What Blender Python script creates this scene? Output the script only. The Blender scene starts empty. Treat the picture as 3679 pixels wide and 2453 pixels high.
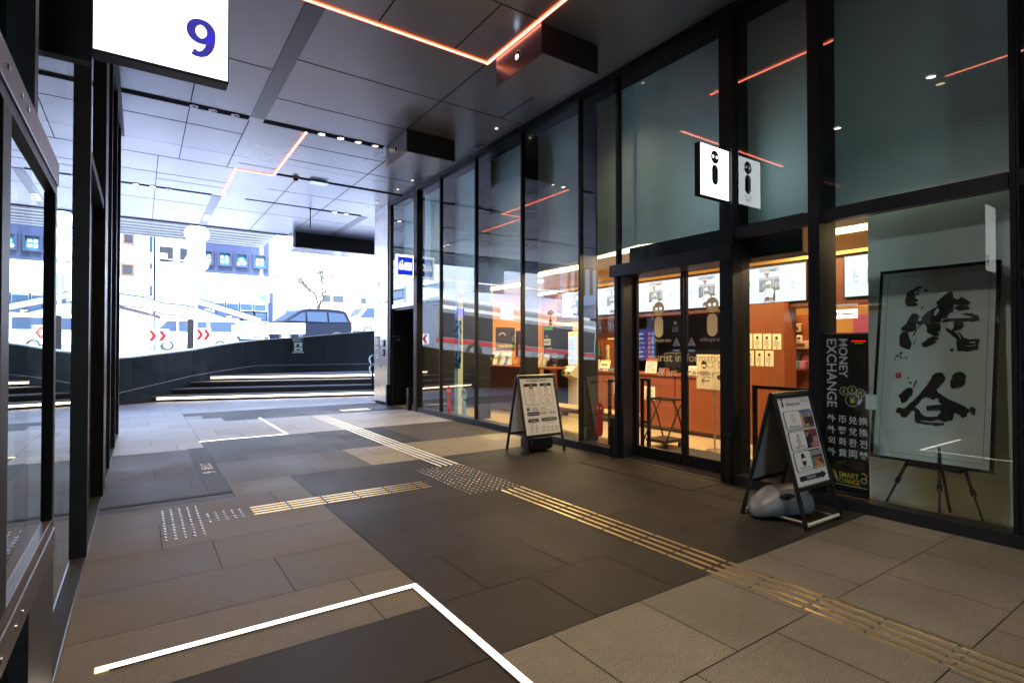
import bpy, bmesh, math, random
from mathutils import Vector, Matrix
random.seed(7)
R = math.radians
SC = bpy.context.scene
COL = SC.collection

# ------------------------------------------------------------------ camera, sky, sun, exposure
cd = bpy.data.cameras.new('camera')
cd.lens = 19.04; cd.sensor_width = 36.0; cd.clip_start = 0.05; cd.clip_end = 2000
cam = bpy.data.objects.new('camera', cd); COL.objects.link(cam)
cam.location = (0, 0, 1.37)
cam.rotation_euler = (R(90 + 0.7457), 0, R(-34.466))
SC.camera = cam

W = bpy.data.worlds.new('World'); SC.world = W; W.use_nodes = True
nt = W.node_tree; nt.nodes.clear()
sky = nt.nodes.new('ShaderNodeTexSky'); sky.sky_type = 'NISHITA'; sky.sun_disc = False
SUN_EL, SUN_AZ = R(58), R(205)
sky.ozone_density = 4.0; sky.sun_elevation = SUN_EL; sky.sun_rotation = SUN_AZ
bg = nt.nodes.new('ShaderNodeBackground'); bg.inputs[1].default_value = 0.15
wo = nt.nodes.new('ShaderNodeOutputWorld')
nt.links.new(sky.outputs[0], bg.inputs[0]); nt.links.new(bg.outputs[0], wo.inputs[0])
sl = bpy.data.lights.new('sun', 'SUN'); sl.energy = 2.0; sl.angle = R(0.5); sl.color = (1, 0.97, 0.93)
sun = bpy.data.objects.new('sun', sl); COL.objects.link(sun)
sd = Vector((math.sin(SUN_AZ) * math.cos(SUN_EL), math.cos(SUN_AZ) * math.cos(SUN_EL), math.sin(SUN_EL)))
sun.rotation_euler = (-sd).to_track_quat('-Z', 'Y').to_euler(); sun.location = (0, -5, 40)

SC.view_settings.view_transform = 'Standard'; SC.view_settings.look = 'None'
SC.view_settings.exposure = 3.95; SC.view_settings.gamma = 1.0
SC.cycles.use_denoising = True
SC.cycles.max_bounces = 10; SC.cycles.transparent_max_bounces = 16; SC.cycles.glossy_bounces = 6
SC.cycles.sample_clamp_indirect = 6.0
SC.cycles.caustics_reflective = False; SC.cycles.caustics_refractive = False

# ------------------------------------------------------------------ materials
M = {}
EK = 0.245      # strength of everything lit, set against the exposure above
def mat(name, col, rough=0.5, metal=0.0, emit=None, es=0.0, noise=None, bump=None, spec=0.5, coat=0.0, rvar=None):
    m = bpy.data.materials.new(name); m.use_nodes = True
    n = m.node_tree; b = n.nodes['Principled BSDF']
    b.inputs['Base Color'].default_value = (*col, 1)
    b.inputs['Roughness'].default_value = rough
    b.inputs['Metallic'].default_value = metal
    b.inputs['Specular IOR Level'].default_value = spec
    if coat: b.inputs['Coat Weight'].default_value = coat; b.inputs['Coat Roughness'].default_value = 0.08
    if emit:
        b.inputs['Emission Color'].default_value = (*emit, 1); b.inputs['Emission Strength'].default_value = es * EK
    if noise or bump or rvar:
        tc = n.nodes.new('ShaderNodeTexCoord')
    if noise:
        sc, amt = noise[0], noise[1]
        t = n.nodes.new('ShaderNodeTexNoise'); t.inputs['Scale'].default_value = sc; t.inputs['Detail'].default_value = 6
        t.inputs['Roughness'].default_value = 0.65
        mp = n.nodes.new('ShaderNodeMapping')
        if len(noise) > 2: mp.inputs['Scale'].default_value = noise[2]
        n.links.new(tc.outputs['Object'], mp.inputs[0]); n.links.new(mp.outputs[0], t.inputs['Vector'])
        r = n.nodes.new('ShaderNodeMapRange'); r.inputs['From Min'].default_value = 0.3; r.inputs['From Max'].default_value = 0.7
        r.inputs['To Min'].default_value = 1 - amt; r.inputs['To Max'].default_value = 1 + amt
        n.links.new(t.outputs[0], r.inputs[0])
        x = n.nodes.new('ShaderNodeVectorMath'); x.operation = 'SCALE'; x.inputs[0].default_value = col
        n.links.new(r.outputs[0], x.inputs['Scale']); n.links.new(x.outputs[0], b.inputs['Base Color'])
    if bump:
        t2 = n.nodes.new('ShaderNodeTexNoise'); t2.inputs['Scale'].default_value = bump[0]; t2.inputs['Detail'].default_value = 4
        n.links.new(tc.outputs['Object'], t2.inputs['Vector'])
        bp = n.nodes.new('ShaderNodeBump'); bp.inputs['Strength'].default_value = bump[1]; bp.inputs['Distance'].default_value = 0.01
        n.links.new(t2.outputs[0], bp.inputs['Height']); n.links.new(bp.outputs[0], b.inputs['Normal'])
    if rvar:
        t3 = n.nodes.new('ShaderNodeTexNoise'); t3.inputs['Scale'].default_value = rvar[0]; t3.inputs['Detail'].default_value = 5
        n.links.new(tc.outputs['Object'], t3.inputs['Vector'])
        r3 = n.nodes.new('ShaderNodeMapRange'); r3.inputs['From Min'].default_value = 0.3; r3.inputs['From Max'].default_value = 0.7
        r3.inputs['To Min'].default_value = max(0.02, rough - rvar[1]); r3.inputs['To Max'].default_value = min(1, rough + rvar[1])
        n.links.new(t3.outputs[0], r3.inputs[0]); n.links.new(r3.outputs[0], b.inputs['Roughness'])
    M[name] = m
    return m

def stone(name, col, speck, rough, bumpk, flecks=0.5):
    """granite paving: fine speckle, faint streaks, one tint per tile from the mesh attribute"""
    m = bpy.data.materials.new(name); m.use_nodes = True
    n = m.node_tree; b = n.nodes['Principled BSDF']; L = n.links.new
    tc = n.nodes.new('ShaderNodeTexCoord')
    def noise(scale, det=4, mp=None):
        t = n.nodes.new('ShaderNodeTexNoise'); t.inputs['Scale'].default_value = scale; t.inputs['Detail'].default_value = det
        if mp:
            q = n.nodes.new('ShaderNodeMapping'); q.inputs['Scale'].default_value = mp
            L(tc.outputs['Object'], q.inputs[0]); L(q.outputs[0], t.inputs['Vector'])
        else: L(tc.outputs['Object'], t.inputs['Vector'])
        return t
    def rng(src, a, c, lo, hi):
        r = n.nodes.new('ShaderNodeMapRange'); r.inputs['From Min'].default_value = a; r.inputs['From Max'].default_value = c
        r.inputs['To Min'].default_value = lo; r.inputs['To Max'].default_value = hi
        L(src, r.inputs[0]); return r.outputs[0]
    def mul(a, c):
        x = n.nodes.new('ShaderNodeMath'); x.operation = 'MULTIPLY'; L(a, x.inputs[0]); L(c, x.inputs[1]); return x.outputs[0]
    fine = noise(170, 4); big = noise(1.1, 6); streak = noise(26, 4, (0.35, 1.5, 1)); fl = noise(190, 2)
    v = mul(rng(fine.outputs[0], 0.3, 0.7, 1 - speck, 1 + speck), rng(big.outputs[0], 0.32, 0.68, 0.80, 1.17))
    v = mul(v, rng(streak.outputs[0], 0.3, 0.7, 0.92, 1.09))
    v = mul(v, rng(fl.outputs[0], 0.63, 0.70, 1.0, 1.0 + flecks))
    at = n.nodes.new('ShaderNodeAttribute'); at.attribute_name = 'tint'
    v = mul(v, at.outputs['Fac'])
    x = n.nodes.new('ShaderNodeVectorMath'); x.operation = 'SCALE'; x.inputs[0].default_value = col
    L(v, x.inputs['Scale']); L(x.outputs[0], b.inputs['Base Color'])
    L(rng(big.outputs[0], 0.3, 0.7, rough - 0.07, rough + 0.08), b.inputs['Roughness']); b.inputs['Specular IOR Level'].default_value = 0.28
    bp = n.nodes.new('ShaderNodeBump'); bp.inputs['Strength'].default_value = bumpk; bp.inputs['Distance'].default_value = 0.0015
    L(fine.outputs[0], bp.inputs['Height']); L(bp.outputs[0], b.inputs['Normal'])
    M[name] = m
    return m

def glassmat(name, tint, f0=0.07, f1=0.93, power=5.0):
    """thin architectural glass: tinted see-through pane with a grazing-angle mirror reflection"""
    m = bpy.data.materials.new(name); m.use_nodes = True
    n = m.node_tree; n.nodes.clear(); L = n.links.new
    o = n.nodes.new('ShaderNodeOutputMaterial'); mx = n.nodes.new('ShaderNodeMixShader')
    t = n.nodes.new('ShaderNodeBsdfTransparent'); t.inputs[0].default_value = (*tint, 1)
    g = n.nodes.new('ShaderNodeBsdfGlossy'); g.inputs['Roughness'].default_value = 0.0; g.inputs[0].default_value = (0.95, 0.98, 0.97, 1)
    lw = n.nodes.new('ShaderNodeLayerWeight'); lw.inputs[0].default_value = 0.5
    p = n.nodes.new('ShaderNodeMath'); p.operation = 'POWER'; p.inputs[1].default_value = power
    a = n.nodes.new('ShaderNodeMath'); a.operation = 'MULTIPLY_ADD'; a.inputs[1].default_value = f1; a.inputs[2].default_value = f0
    a.use_clamp = True
    L(lw.outputs['Facing'], p.inputs[0]); L(p.outputs[0], a.inputs[0]); L(a.outputs[0], mx.inputs[0])
    L(t.outputs[0], mx.inputs[1]); L(g.outputs[0], mx.inputs[2]); L(mx.outputs[0], o.inputs[0])
    M[name] = m
    return m

# the passage
stone('stone_brown', (0.0225, 0.0175, 0.0138), 0.45, 0.62, 0.4, 0.6)
stone('stone_beige', (0.155, 0.138, 0.108), 0.62, 0.58, 0.6, 0.8)
stone('stone_mid', (0.075, 0.066, 0.056), 0.5, 0.6, 0.5, 0.7)
stone('stone_tan', (0.108, 0.090, 0.066), 0.62, 0.6, 0.6, 0.8)
stone('stone_slate', (0.042, 0.039, 0.040), 0.34, 0.6, 0.5, 0.7)
stone('stone_pale', (0.43, 0.435, 0.465), 0.32, 0.52, 0.5, 0.4)  # far stones kept paler and bluer to carry the daylight
stone('stone_cream', (0.27, 0.245, 0.19), 0.34, 0.58, 0.5, 0.6)
mat('joint_dark', (0.035, 0.035, 0.04), 0.7, noise=(120, 0.3), spec=0.2)
mat('slab_grey', (0.055, 0.056, 0.064), 0.65, noise=(120, 0.35), spec=0.25)
mat('grout', (0.017, 0.015, 0.013), 0.8)
mat('asphalt_cool_tint', (0.19, 0.215, 0.265), 0.85, noise=(40, 0.2))  # blued so that daylight bouncing off the road turns cooler
mat('earth', (0.12, 0.11, 0.1), 0.9, noise=(3, 0.2))
mat('ceiling_panel', (0.31, 0.302, 0.335), 0.30, 0.5, noise=(0.5, 0.03), rvar=(0.9, 0.03))
mat('ceiling_bar', (0.085, 0.085, 0.10), 0.35, 0.3)
mat('seam', (0.006, 0.006, 0.007), 0.8, spec=0.03)
mat('black_metal', (0.010, 0.011, 0.013), 0.45, 0.0, noise=(3, 0.15), rvar=(4, 0.06), spec=0.22)
mat('dark_frame', (0.024, 0.026, 0.031), 0.36, 0.4, noise=(2, 0.12), rvar=(5, 0.06))
mat('fin_grey', (0.012, 0.014, 0.019), 0.55, spec=0.3)
mat('box_dark', (0.035, 0.033, 0.034), 0.34, 0.5)
mat('box_face', (0.11, 0.10, 0.10), 0.3, 0.7, noise=(30, 0.05, (1, 1, 30)))
mat('steel', (0.62, 0.62, 0.64), 0.32, 0.9, noise=(1.5, 0.05, (1, 1, 0.2)), rvar=(3, 0.06))
mat('chrome', (0.75, 0.75, 0.77), 0.15, 1.0)
mat('sill_metal', (0.03, 0.03, 0.033), 0.6, 0.0, spec=0.12)
mat('edge_trim', (0.3, 0.3, 0.31), 0.3, 0.8)
mat('rail_bronze', (0.10, 0.085, 0.08), 0.4, 0.6)
mat('stile_black', (0.008, 0.008, 0.009), 0.5, spec=0.2)
mat('brass_bar', (0.80, 0.58, 0.26), 0.33, 1.0, noise=(20, 0.1))
mat('bar_base', (0.16, 0.15, 0.14), 0.4, 0.9)
mat('stud_steel', (0.55, 0.52, 0.48), 0.24, 1.0)
mat('spandrel', (0.64, 0.88, 0.90), 0.5, noise=(0.7, 0.03))
mat('panel_mint', (0.80, 0.93, 0.93), 0.55, noise=(0.7, 0.03))
mat('wall_dark', (0.013, 0.016, 0.0215), 0.6, 0.0, spec=0.25, noise=(1.2, 0.25, (1, 1, 0.3)), rvar=(3, 0.1))
mat('coping', (0.45, 0.46, 0.48), 0.45, 0.2)
mat('white_paint', (0.8, 0.8, 0.8), 0.5)
mat('door_black', (0.012, 0.012, 0.013), 0.4)
glassmat('glass_clear', (0.86, 0.955, 0.955), 0.09, 0.95, 4.1)
glassmat('glass_left', (0.60, 0.68, 0.68), 0.10, 0.92, 3.2)
glassmat('glass_door', (0.90, 0.93, 0.91), 0.05, 0.9, 5)
# light
mat('led_white', (1, 1, 1), 0.5, emit=(1, 0.93, 0.82), es=1.5)
mat('led_warm_end', (1, 0.9, 0.7), 0.5, emit=(1, 0.66, 0.28), es=0.9)
mat('led_core', (1, 0.6, 0.5), 0.5, emit=(1, 0.56, 0.44), es=2.8)
mat('led_glow_edge', (0.9, 0.2, 0.1), 0.5, emit=(1, 0.10, 0.025), es=1.6)  # orange strips stand in for the glow around the core
mat('led_step', (1, 0.9, 0.8), 0.5, emit=(1, 0.80, 0.56), es=2.2)
mat('lamp_lens', (1, 1, 1), 0.4, emit=(1, 0.93, 0.82), es=6.0)
mat('lamp_warm', (1, 1, 1), 0.4, emit=(1, 0.72, 0.42), es=1.5)
mat('lamp_off', (0.2, 0.2, 0.2), 0.2, 0.6)
mat('lamp_ring', (0.55, 0.55, 0.55), 0.3, 0.8)
mat('sign_glow', (0.9, 0.9, 0.9), 0.4, emit=(1, 1, 1), es=0.62)
mat('sign_bright', (0.9, 0.9, 0.9), 0.4, emit=(0.93, 0.98, 1), es=1.4)
mat('sign_blue', (0.01, 0.04, 0.6), 0.4, emit=(0.008, 0.03, 0.60), es=0.32)
mat('sign_purple', (0.06, 0.055, 0.5), 0.4, emit=(0.055, 0.045, 0.42), es=0.22)
mat('projector_lens', (0.6, 0.7, 1), 0.1, emit=(0.7, 0.82, 1), es=4.0)
mat('tube', (1, 1, 1), 0.4, emit=(1, 0.74, 0.36), es=1.6)
mat('screen_white', (0.02, 0.02, 0.02), 0.4, emit=(0.80, 0.90, 1.0), es=0.34)
mat('screen_grey', (0.02, 0.02, 0.02), 0.4, emit=(0.60, 0.64, 0.74), es=0.26)
mat('screen_dark', (0.02, 0.02, 0.02), 0.4, emit=(0.06, 0.08, 0.09), es=0.2)
mat('screen_mid', (0.02, 0.02, 0.02), 0.4, emit=(0.30, 0.33, 0.36), es=0.24)
mat('screen_skin', (0.02, 0.02, 0.02), 0.4, emit=(0.55, 0.38, 0.28), es=0.2)
mat('screen_red', (0.02, 0.02, 0.02), 0.4, emit=(0.5, 0.03, 0.06), es=0.2)
mat('screen_green', (0.02, 0.02, 0.02), 0.4, emit=(0.10, 0.2, 0.08), es=0.2)
mat('screen_navy', (0.02, 0.02, 0.02), 0.4, emit=(0.05, 0.05, 0.32), es=0.16)
mat('screen_orange', (0.02, 0.02, 0.02), 0.4, emit=(0.8, 0.25, 0.14), es=0.16)
mat('screen_sky', (0.02, 0.02, 0.02), 0.4, emit=(0.25, 0.5, 0.9), es=0.16)
mat('ticker_red', (0.5, 0, 0), 0.4, emit=(1, 0.02, 0.01), es=0.5)
mat('ticker_green', (0.1, 0.4, 0), 0.4, emit=(0.25, 0.5, 0.02), es=0.12)
# print and paper
mat('paper', (0.82, 0.77, 0.72), 0.55, noise=(6, 0.02))
mat('paper_cool', (0.56, 0.62, 0.60), 0.6)
mat('paper_cream', (0.82, 0.72, 0.5), 0.55)
mat('ink', (0.015, 0.015, 0.018), 0.5)
mat('ink_wash', (0.012, 0.014, 0.016), 0.45)
mat('ink_grey', (0.22, 0.22, 0.22), 0.55)
mat('ink_red', (0.45, 0.02, 0.03), 0.5)
def film(name, col):
    m = bpy.data.materials.new(name); m.use_nodes = True; n = m.node_tree; n.nodes.clear()
    o = n.nodes.new('ShaderNodeOutputMaterial'); x = n.nodes.new('ShaderNodeMixShader'); d = n.nodes.new('ShaderNodeBsdfDiffuse'); t = n.nodes.new('ShaderNodeBsdfTranslucent')
    d.inputs[0].default_value = (*col, 1); t.inputs[0].default_value = (*col, 1); x.inputs[0].default_value = 0.5
    n.links.new(d.outputs[0], x.inputs[1]); n.links.new(t.outputs[0], x.inputs[2]); n.links.new(x.outputs[0], o.inputs[0]); M[name] = m
film('vinyl_sage', (0.42, 0.41, 0.34))
mat('vinyl_white', (0.72, 0.72, 0.72), 0.5)
mat('vinyl_red', (0.62, 0.03, 0.015), 0.4)
mat('vinyl_mint', (0.45, 0.62, 0.56), 0.4)
mat('vinyl_yellow', (0.72, 0.52, 0.03), 0.45)
mat('vinyl_blue', (0.05, 0.22, 0.5), 0.45)
mat('sign_black', (0.008, 0.008, 0.009), 0.4)
for nm, c in dict(ph_sky=(0.12, 0.2, 0.4), ph_red=(0.25, 0.05, 0.05), ph_tan=(0.5, 0.36, 0.2), ph_dark=(0.03, 0.03, 0.035), ph_pink=(0.5, 0.18, 0.3),
                  ph_orange=(0.5, 0.15, 0.04), ph_grey=(0.3, 0.3, 0.29), ph_yellow=(0.55, 0.4, 0.08), ph_wine=(0.14, 0.03, 0.05), ph_teal=(0.1, 0.25, 0.25), green=(0.05, 0.22, 0.08)).items():
    mat(nm, c, 0.5)
# shop
mat('wood_red', (0.235, 0.064, 0.018), 0.38, noise=(7, 0.2, (6, 6, 0.5)), coat=0.15)
mat('wood_dark', (0.10, 0.03, 0.015), 0.35, noise=(7, 0.2, (4, 1, 4)))
mat('wood_bench', (0.42, 0.23, 0.09), 0.5, noise=(8, 0.15, (8, 0.7, 8)))
mat('wall_warm', (0.56, 0.30, 0.09), 0.7, noise=(1, 0.05))
mat('wall_pink', (0.42, 0.08, 0.22), 0.5)
mat('shop_floor', (0.44, 0.35, 0.22), 0.35, noise=(2, 0.05))
mat('shop_ceiling', (0.6, 0.55, 0.46), 0.7)
mat('mat_black', (0.02, 0.019, 0.02), 0.8, bump=(200, 0.4))
mat('kiosk', (0.60, 0.54, 0.40), 0.4)
mat('plastic_black', (0.012, 0.012, 0.013), 0.35)
mat('plastic_grey', (0.15, 0.155, 0.16), 0.42, noise=(2, 0.05), rvar=(6, 0.06))
mat('rubber', (0.015, 0.015, 0.015), 0.75)
mat('pillar_mint', (0.45, 0.56, 0.50), 0.6)
mat('foil', (0.05, 0.09, 0.09), 0.25, 0.5, noise=(7, 0.9), bump=(9, 0.9))
# street
mat('concrete_cool_tint', (0.60, 0.66, 0.78), 0.7, noise=(1.2, 0.05))  # white concrete tinted blue to cool the daylight bounced into the passage
mat('concrete_grey', (0.30, 0.30, 0.30), 0.8, noise=(0.6, 0.15, (1, 4, 1)))
mat('tower_blue_shade', (0.013, 0.021, 0.062), 0.45, noise=(0.5, 0.05))  # blue base colour stands in for shade on the upper front
mat('tower_navy', (0.012, 0.02, 0.045), 0.4)
mat('poster_teal', (0.008, 0.085, 0.12), 0.5, noise=(3, 0.1))
mat('window_sky', (0.04, 0.08, 0.13), 0.3)
mat('window_dark', (0.008, 0.011, 0.016), 0.4)
mat('facade_cream', (0.62, 0.63, 0.66), 0.7, noise=(0.8, 0.05))  # cooled to blue grey for the bounced daylight
mat('brick_red', (0.13, 0.055, 0.04), 0.7)
mat('car_white', (0.78, 0.78, 0.78), 0.25, coat=0.6)
mat('car_black', (0.004, 0.0055, 0.012), 0.35, spec=0.1)
mat('car_glass', (0.018, 0.028, 0.05), 0.15, spec=0.25)
mat('stair_stone', (0.30, 0.30, 0.31), 0.4, noise=(60, 0.2))
mat('tail_red', (0.5, 0.01, 0.01), 0.25, coat=0.5)
mat('bus_red', (0.42, 0.02, 0.03), 0.35, coat=0.4)
mat('bus_silver', (0.30, 0.32, 0.35), 0.35, 0.4)
mat('lamp_globe', (0.85, 0.85, 0.83), 0.4)
mat('bark', (0.045, 0.036, 0.030), 0.85, noise=(20, 0.2))
mat('leaf_green', (0.085, 0.095, 0.035), 0.6, noise=(4, 0.3))
mat('chevron_red', (0.30, 0.004, 0.008), 0.4)

# ------------------------------------------------------------------ building helpers
BASE = {}
def tag(o, label=None, cat=None, group=None, kind=None):
    if label: o['label'] = label
    if cat: o['category'] = cat
    if group: o['group'] = group
    if kind: o['kind'] = kind
    return o
def thing(name, label, cat, loc=(0, 0, 0), group=None, rz=0.0):
    o = bpy.data.objects.new(name, None); COL.objects.link(o); o.location = loc; o.rotation_euler = (0, 0, rz)
    o.empty_display_size = 0.1; BASE[o.name] = Vector(loc)
    return tag(o, label, cat, group)
def dup(root, loc, label=None, group=None, rz=None):
    r = root.copy(); COL.objects.link(r); r.location = loc
    if rz is not None: r.rotation_euler = (0, 0, rz)
    if label: r['label'] = label
    if group: r['group'] = group
    for ch in list(root.children):
        c = ch.copy(); COL.objects.link(c); c.parent = r
        for g in list(ch.children):
            d = g.copy(); COL.objects.link(d); d.parent = c
    return r

class MB:
    """collects shapes; obj() links them as one mesh. World coordinates unless local=True."""
    def __init__(s): s.v = []; s.f = []; s.m = []; s.mi = 0
    def add(s, vs, fs):
        k = len(s.v); s.v += [tuple(p) for p in vs]; s.f += [tuple(i + k for i in f) for f in fs]; s.m += [s.mi] * len(fs); return s
    def box(s, x0, y0, z0, x1, y1, z1):
        x0, x1 = min(x0, x1), max(x0, x1); y0, y1 = min(y0, y1), max(y0, y1); z0, z1 = min(z0, z1), max(z0, z1)
        v = [(x, y, z) for z in (z0, z1) for x, y in ((x0, y0), (x1, y0), (x1, y1), (x0, y1))]
        return s.add(v, [(3, 2, 1, 0), (4, 5, 6, 7), (0, 1, 5, 4), (1, 2, 6, 5), (2, 3, 7, 6), (3, 0, 4, 7)])
    def obox(s, c, ax, ay, az):
        c, ax, ay, az = Vector(c), Vector(ax), Vector(ay), Vector(az)
        v = [c + ax * a + ay * b + az * d for d in (-1, 1) for a, b in ((-1, -1), (1, -1), (1, 1), (-1, 1))]
        return s.add(v, [(3, 2, 1, 0), (4, 5, 6, 7), (0, 1, 5, 4), (1, 2, 6, 5), (2, 3, 7, 6), (3, 0, 4, 7)])
    def bar(s, p0, p1, w, t=None, up=(0, 0, 1)):
        p0, p1 = Vector(p0), Vector(p1); d = p1 - p0; u = Vector(up)
        if abs(d.normalized().dot(u)) > 0.98: u = Vector((1, 0, 0))
        a = d.cross(u).normalized(); b = a.cross(d).normalized()
        return s.obox((p0 + p1) / 2, d / 2, a * w / 2, b * (t or w) / 2)
    def cyl(s, p0, p1, r0, r1=None, n=16, cap=True):
        p0, p1 = Vector(p0), Vector(p1); r1 = r0 if r1 is None else r1; d = (p1 - p0).normalized()
        a = d.orthogonal().normalized(); b = d.cross(a)
        v = []
        for p, r in ((p0, r0), (p1, r1)):
            for i in range(n):
                t = 2 * math.pi * i / n; v.append(p + (a * math.cos(t) + b * math.sin(t)) * r)
        f = [(i, (i + 1) % n, n + (i + 1) % n, n + i) for i in range(n)]
        if cap: f += [tuple(range(n - 1, -1, -1)), tuple(range(n, 2 * n))]
        return s.add(v, f)
    def tube(s, pts, r, n=10):
        pts = [Vector(p) for p in pts]; rings = []
        a = None
        for i, p in enumerate(pts):
            d = (pts[min(i + 1, len(pts) - 1)] - pts[max(i - 1, 0)]).normalized()
            a = d.orthogonal().normalized() if a is None else (a - d * a.dot(d)).normalized()
            b = d.cross(a)
            rr = r[i] if isinstance(r, (list, tuple)) else r
            rings.append([p + (a * math.cos(2 * math.pi * k / n) + b * math.sin(2 * math.pi * k / n)) * rr for k in range(n)])
        v = [q for g in rings for q in g]; f = []
        for i in range(len(rings) - 1):
            for k in range(n): f.append((i * n + k, i * n + (k + 1) % n, (i + 1) * n + (k + 1) % n, (i + 1) * n + k))
        f += [tuple(range(n - 1, -1, -1)), tuple(range((len(rings) - 1) * n, len(rings) * n))]
        return s.add(v, f)
    def sphere(s, c, rx, ry=None, rz=None, n=16, m=10):
        ry = ry or rx; rz = rz or rx; c = Vector(c); v = [c + Vector((0, 0, -rz))]
        for j in range(1, m):
            p = math.pi * j / m - math.pi / 2
            for i in range(n):
                t = 2 * math.pi * i / n; v.append(c + Vector((rx * math.cos(p) * math.cos(t), ry * math.cos(p) * math.sin(t), rz * math.sin(p))))
        v.append(c + Vector((0, 0, rz))); f = []
        for i in range(n): f.append((0, 1 + (i + 1) % n, 1 + i))
        for j in range(m - 2):
            for i in range(n):
                a = 1 + j * n; f.append((a + i, a + (i + 1) % n, a + n + (i + 1) % n, a + n + i))
        e = len(v) - 1; a = 1 + (m - 2) * n
        for i in range(n): f.append((a + i, a + (i + 1) % n, e))
        return s.add(v, f)
    def prism(s, pts, vec):
        """closed outline (3-D points) pushed along vec"""
        vec = Vector(vec); n = len(pts); a = [Vector(p) for p in pts]; v = a + [p + vec for p in a]
        f = [tuple(range(n - 1, -1, -1)), tuple(range(n, 2 * n))] + [(i, (i + 1) % n, n + (i + 1) % n, n + i) for i in range(n)]
        return s.add(v, f)
    def obj(s, name, mats, parent=None, bevel=0.0, smooth=False, local=False, seg=2):
        me = bpy.data.meshes.new(name)
        off = Vector((0, 0, 0))
        if parent is not None and not local:
            p = parent
            while p is not None: off += Vector(p.location); p = p.parent
        me.from_pydata([tuple(Vector(q) - off) for q in s.v], [], s.f)
        for mm in (mats if isinstance(mats, (list, tuple)) else [mats]): me.materials.append(M[mm])
        if any(s.m): me.polygons.foreach_set('material_index', s.m)
        if smooth: me.polygons.foreach_set('use_smooth', [True] * len(me.polygons))
        me.update()
        o = bpy.data.objects.new(name, me); COL.objects.link(o)
        if parent is not None: o.parent = parent
        if bevel:
            b = o.modifiers.new('bevel', 'BEVEL'); b.width = bevel; b.segments = seg; b.limit_method = 'ANGLE'; b.angle_limit = R(35)
        return o
def struct(name, mb, mats, **k):
    return tag(mb.obj(name, mats, **k), kind='structure')
def box1(name, mat_, parent, b, **k):
    return MB().box(*b).obj(name, mat_, parent, **k)

_tc = {}
def textmesh(s, bold=0.0):
    key = (s, bold)
    if key not in _tc:
        c = bpy.data.curves.new('lettering', 'FONT'); c.body = s; c.offset = bold; c.resolution_u = 4; c.fill_mode = 'FRONT'
        o = bpy.data.objects.new('lettering', c); COL.objects.link(o)
        me = bpy.data.meshes.new_from_object(o.evaluated_get(bpy.context.evaluated_depsgraph_get()))
        vs = [(v.co.x, v.co.y) for v in me.vertices]; fs = [tuple(p.vertices) for p in me.polygons]
        bpy.data.objects.remove(o); bpy.data.curves.remove(c); bpy.data.meshes.remove(me)
        xs = [v[0] for v in vs]; ys = [v[1] for v in vs]
        _tc[key] = (vs, fs, min(xs), max(xs), min(ys), max(ys))
    return _tc[key]

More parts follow.
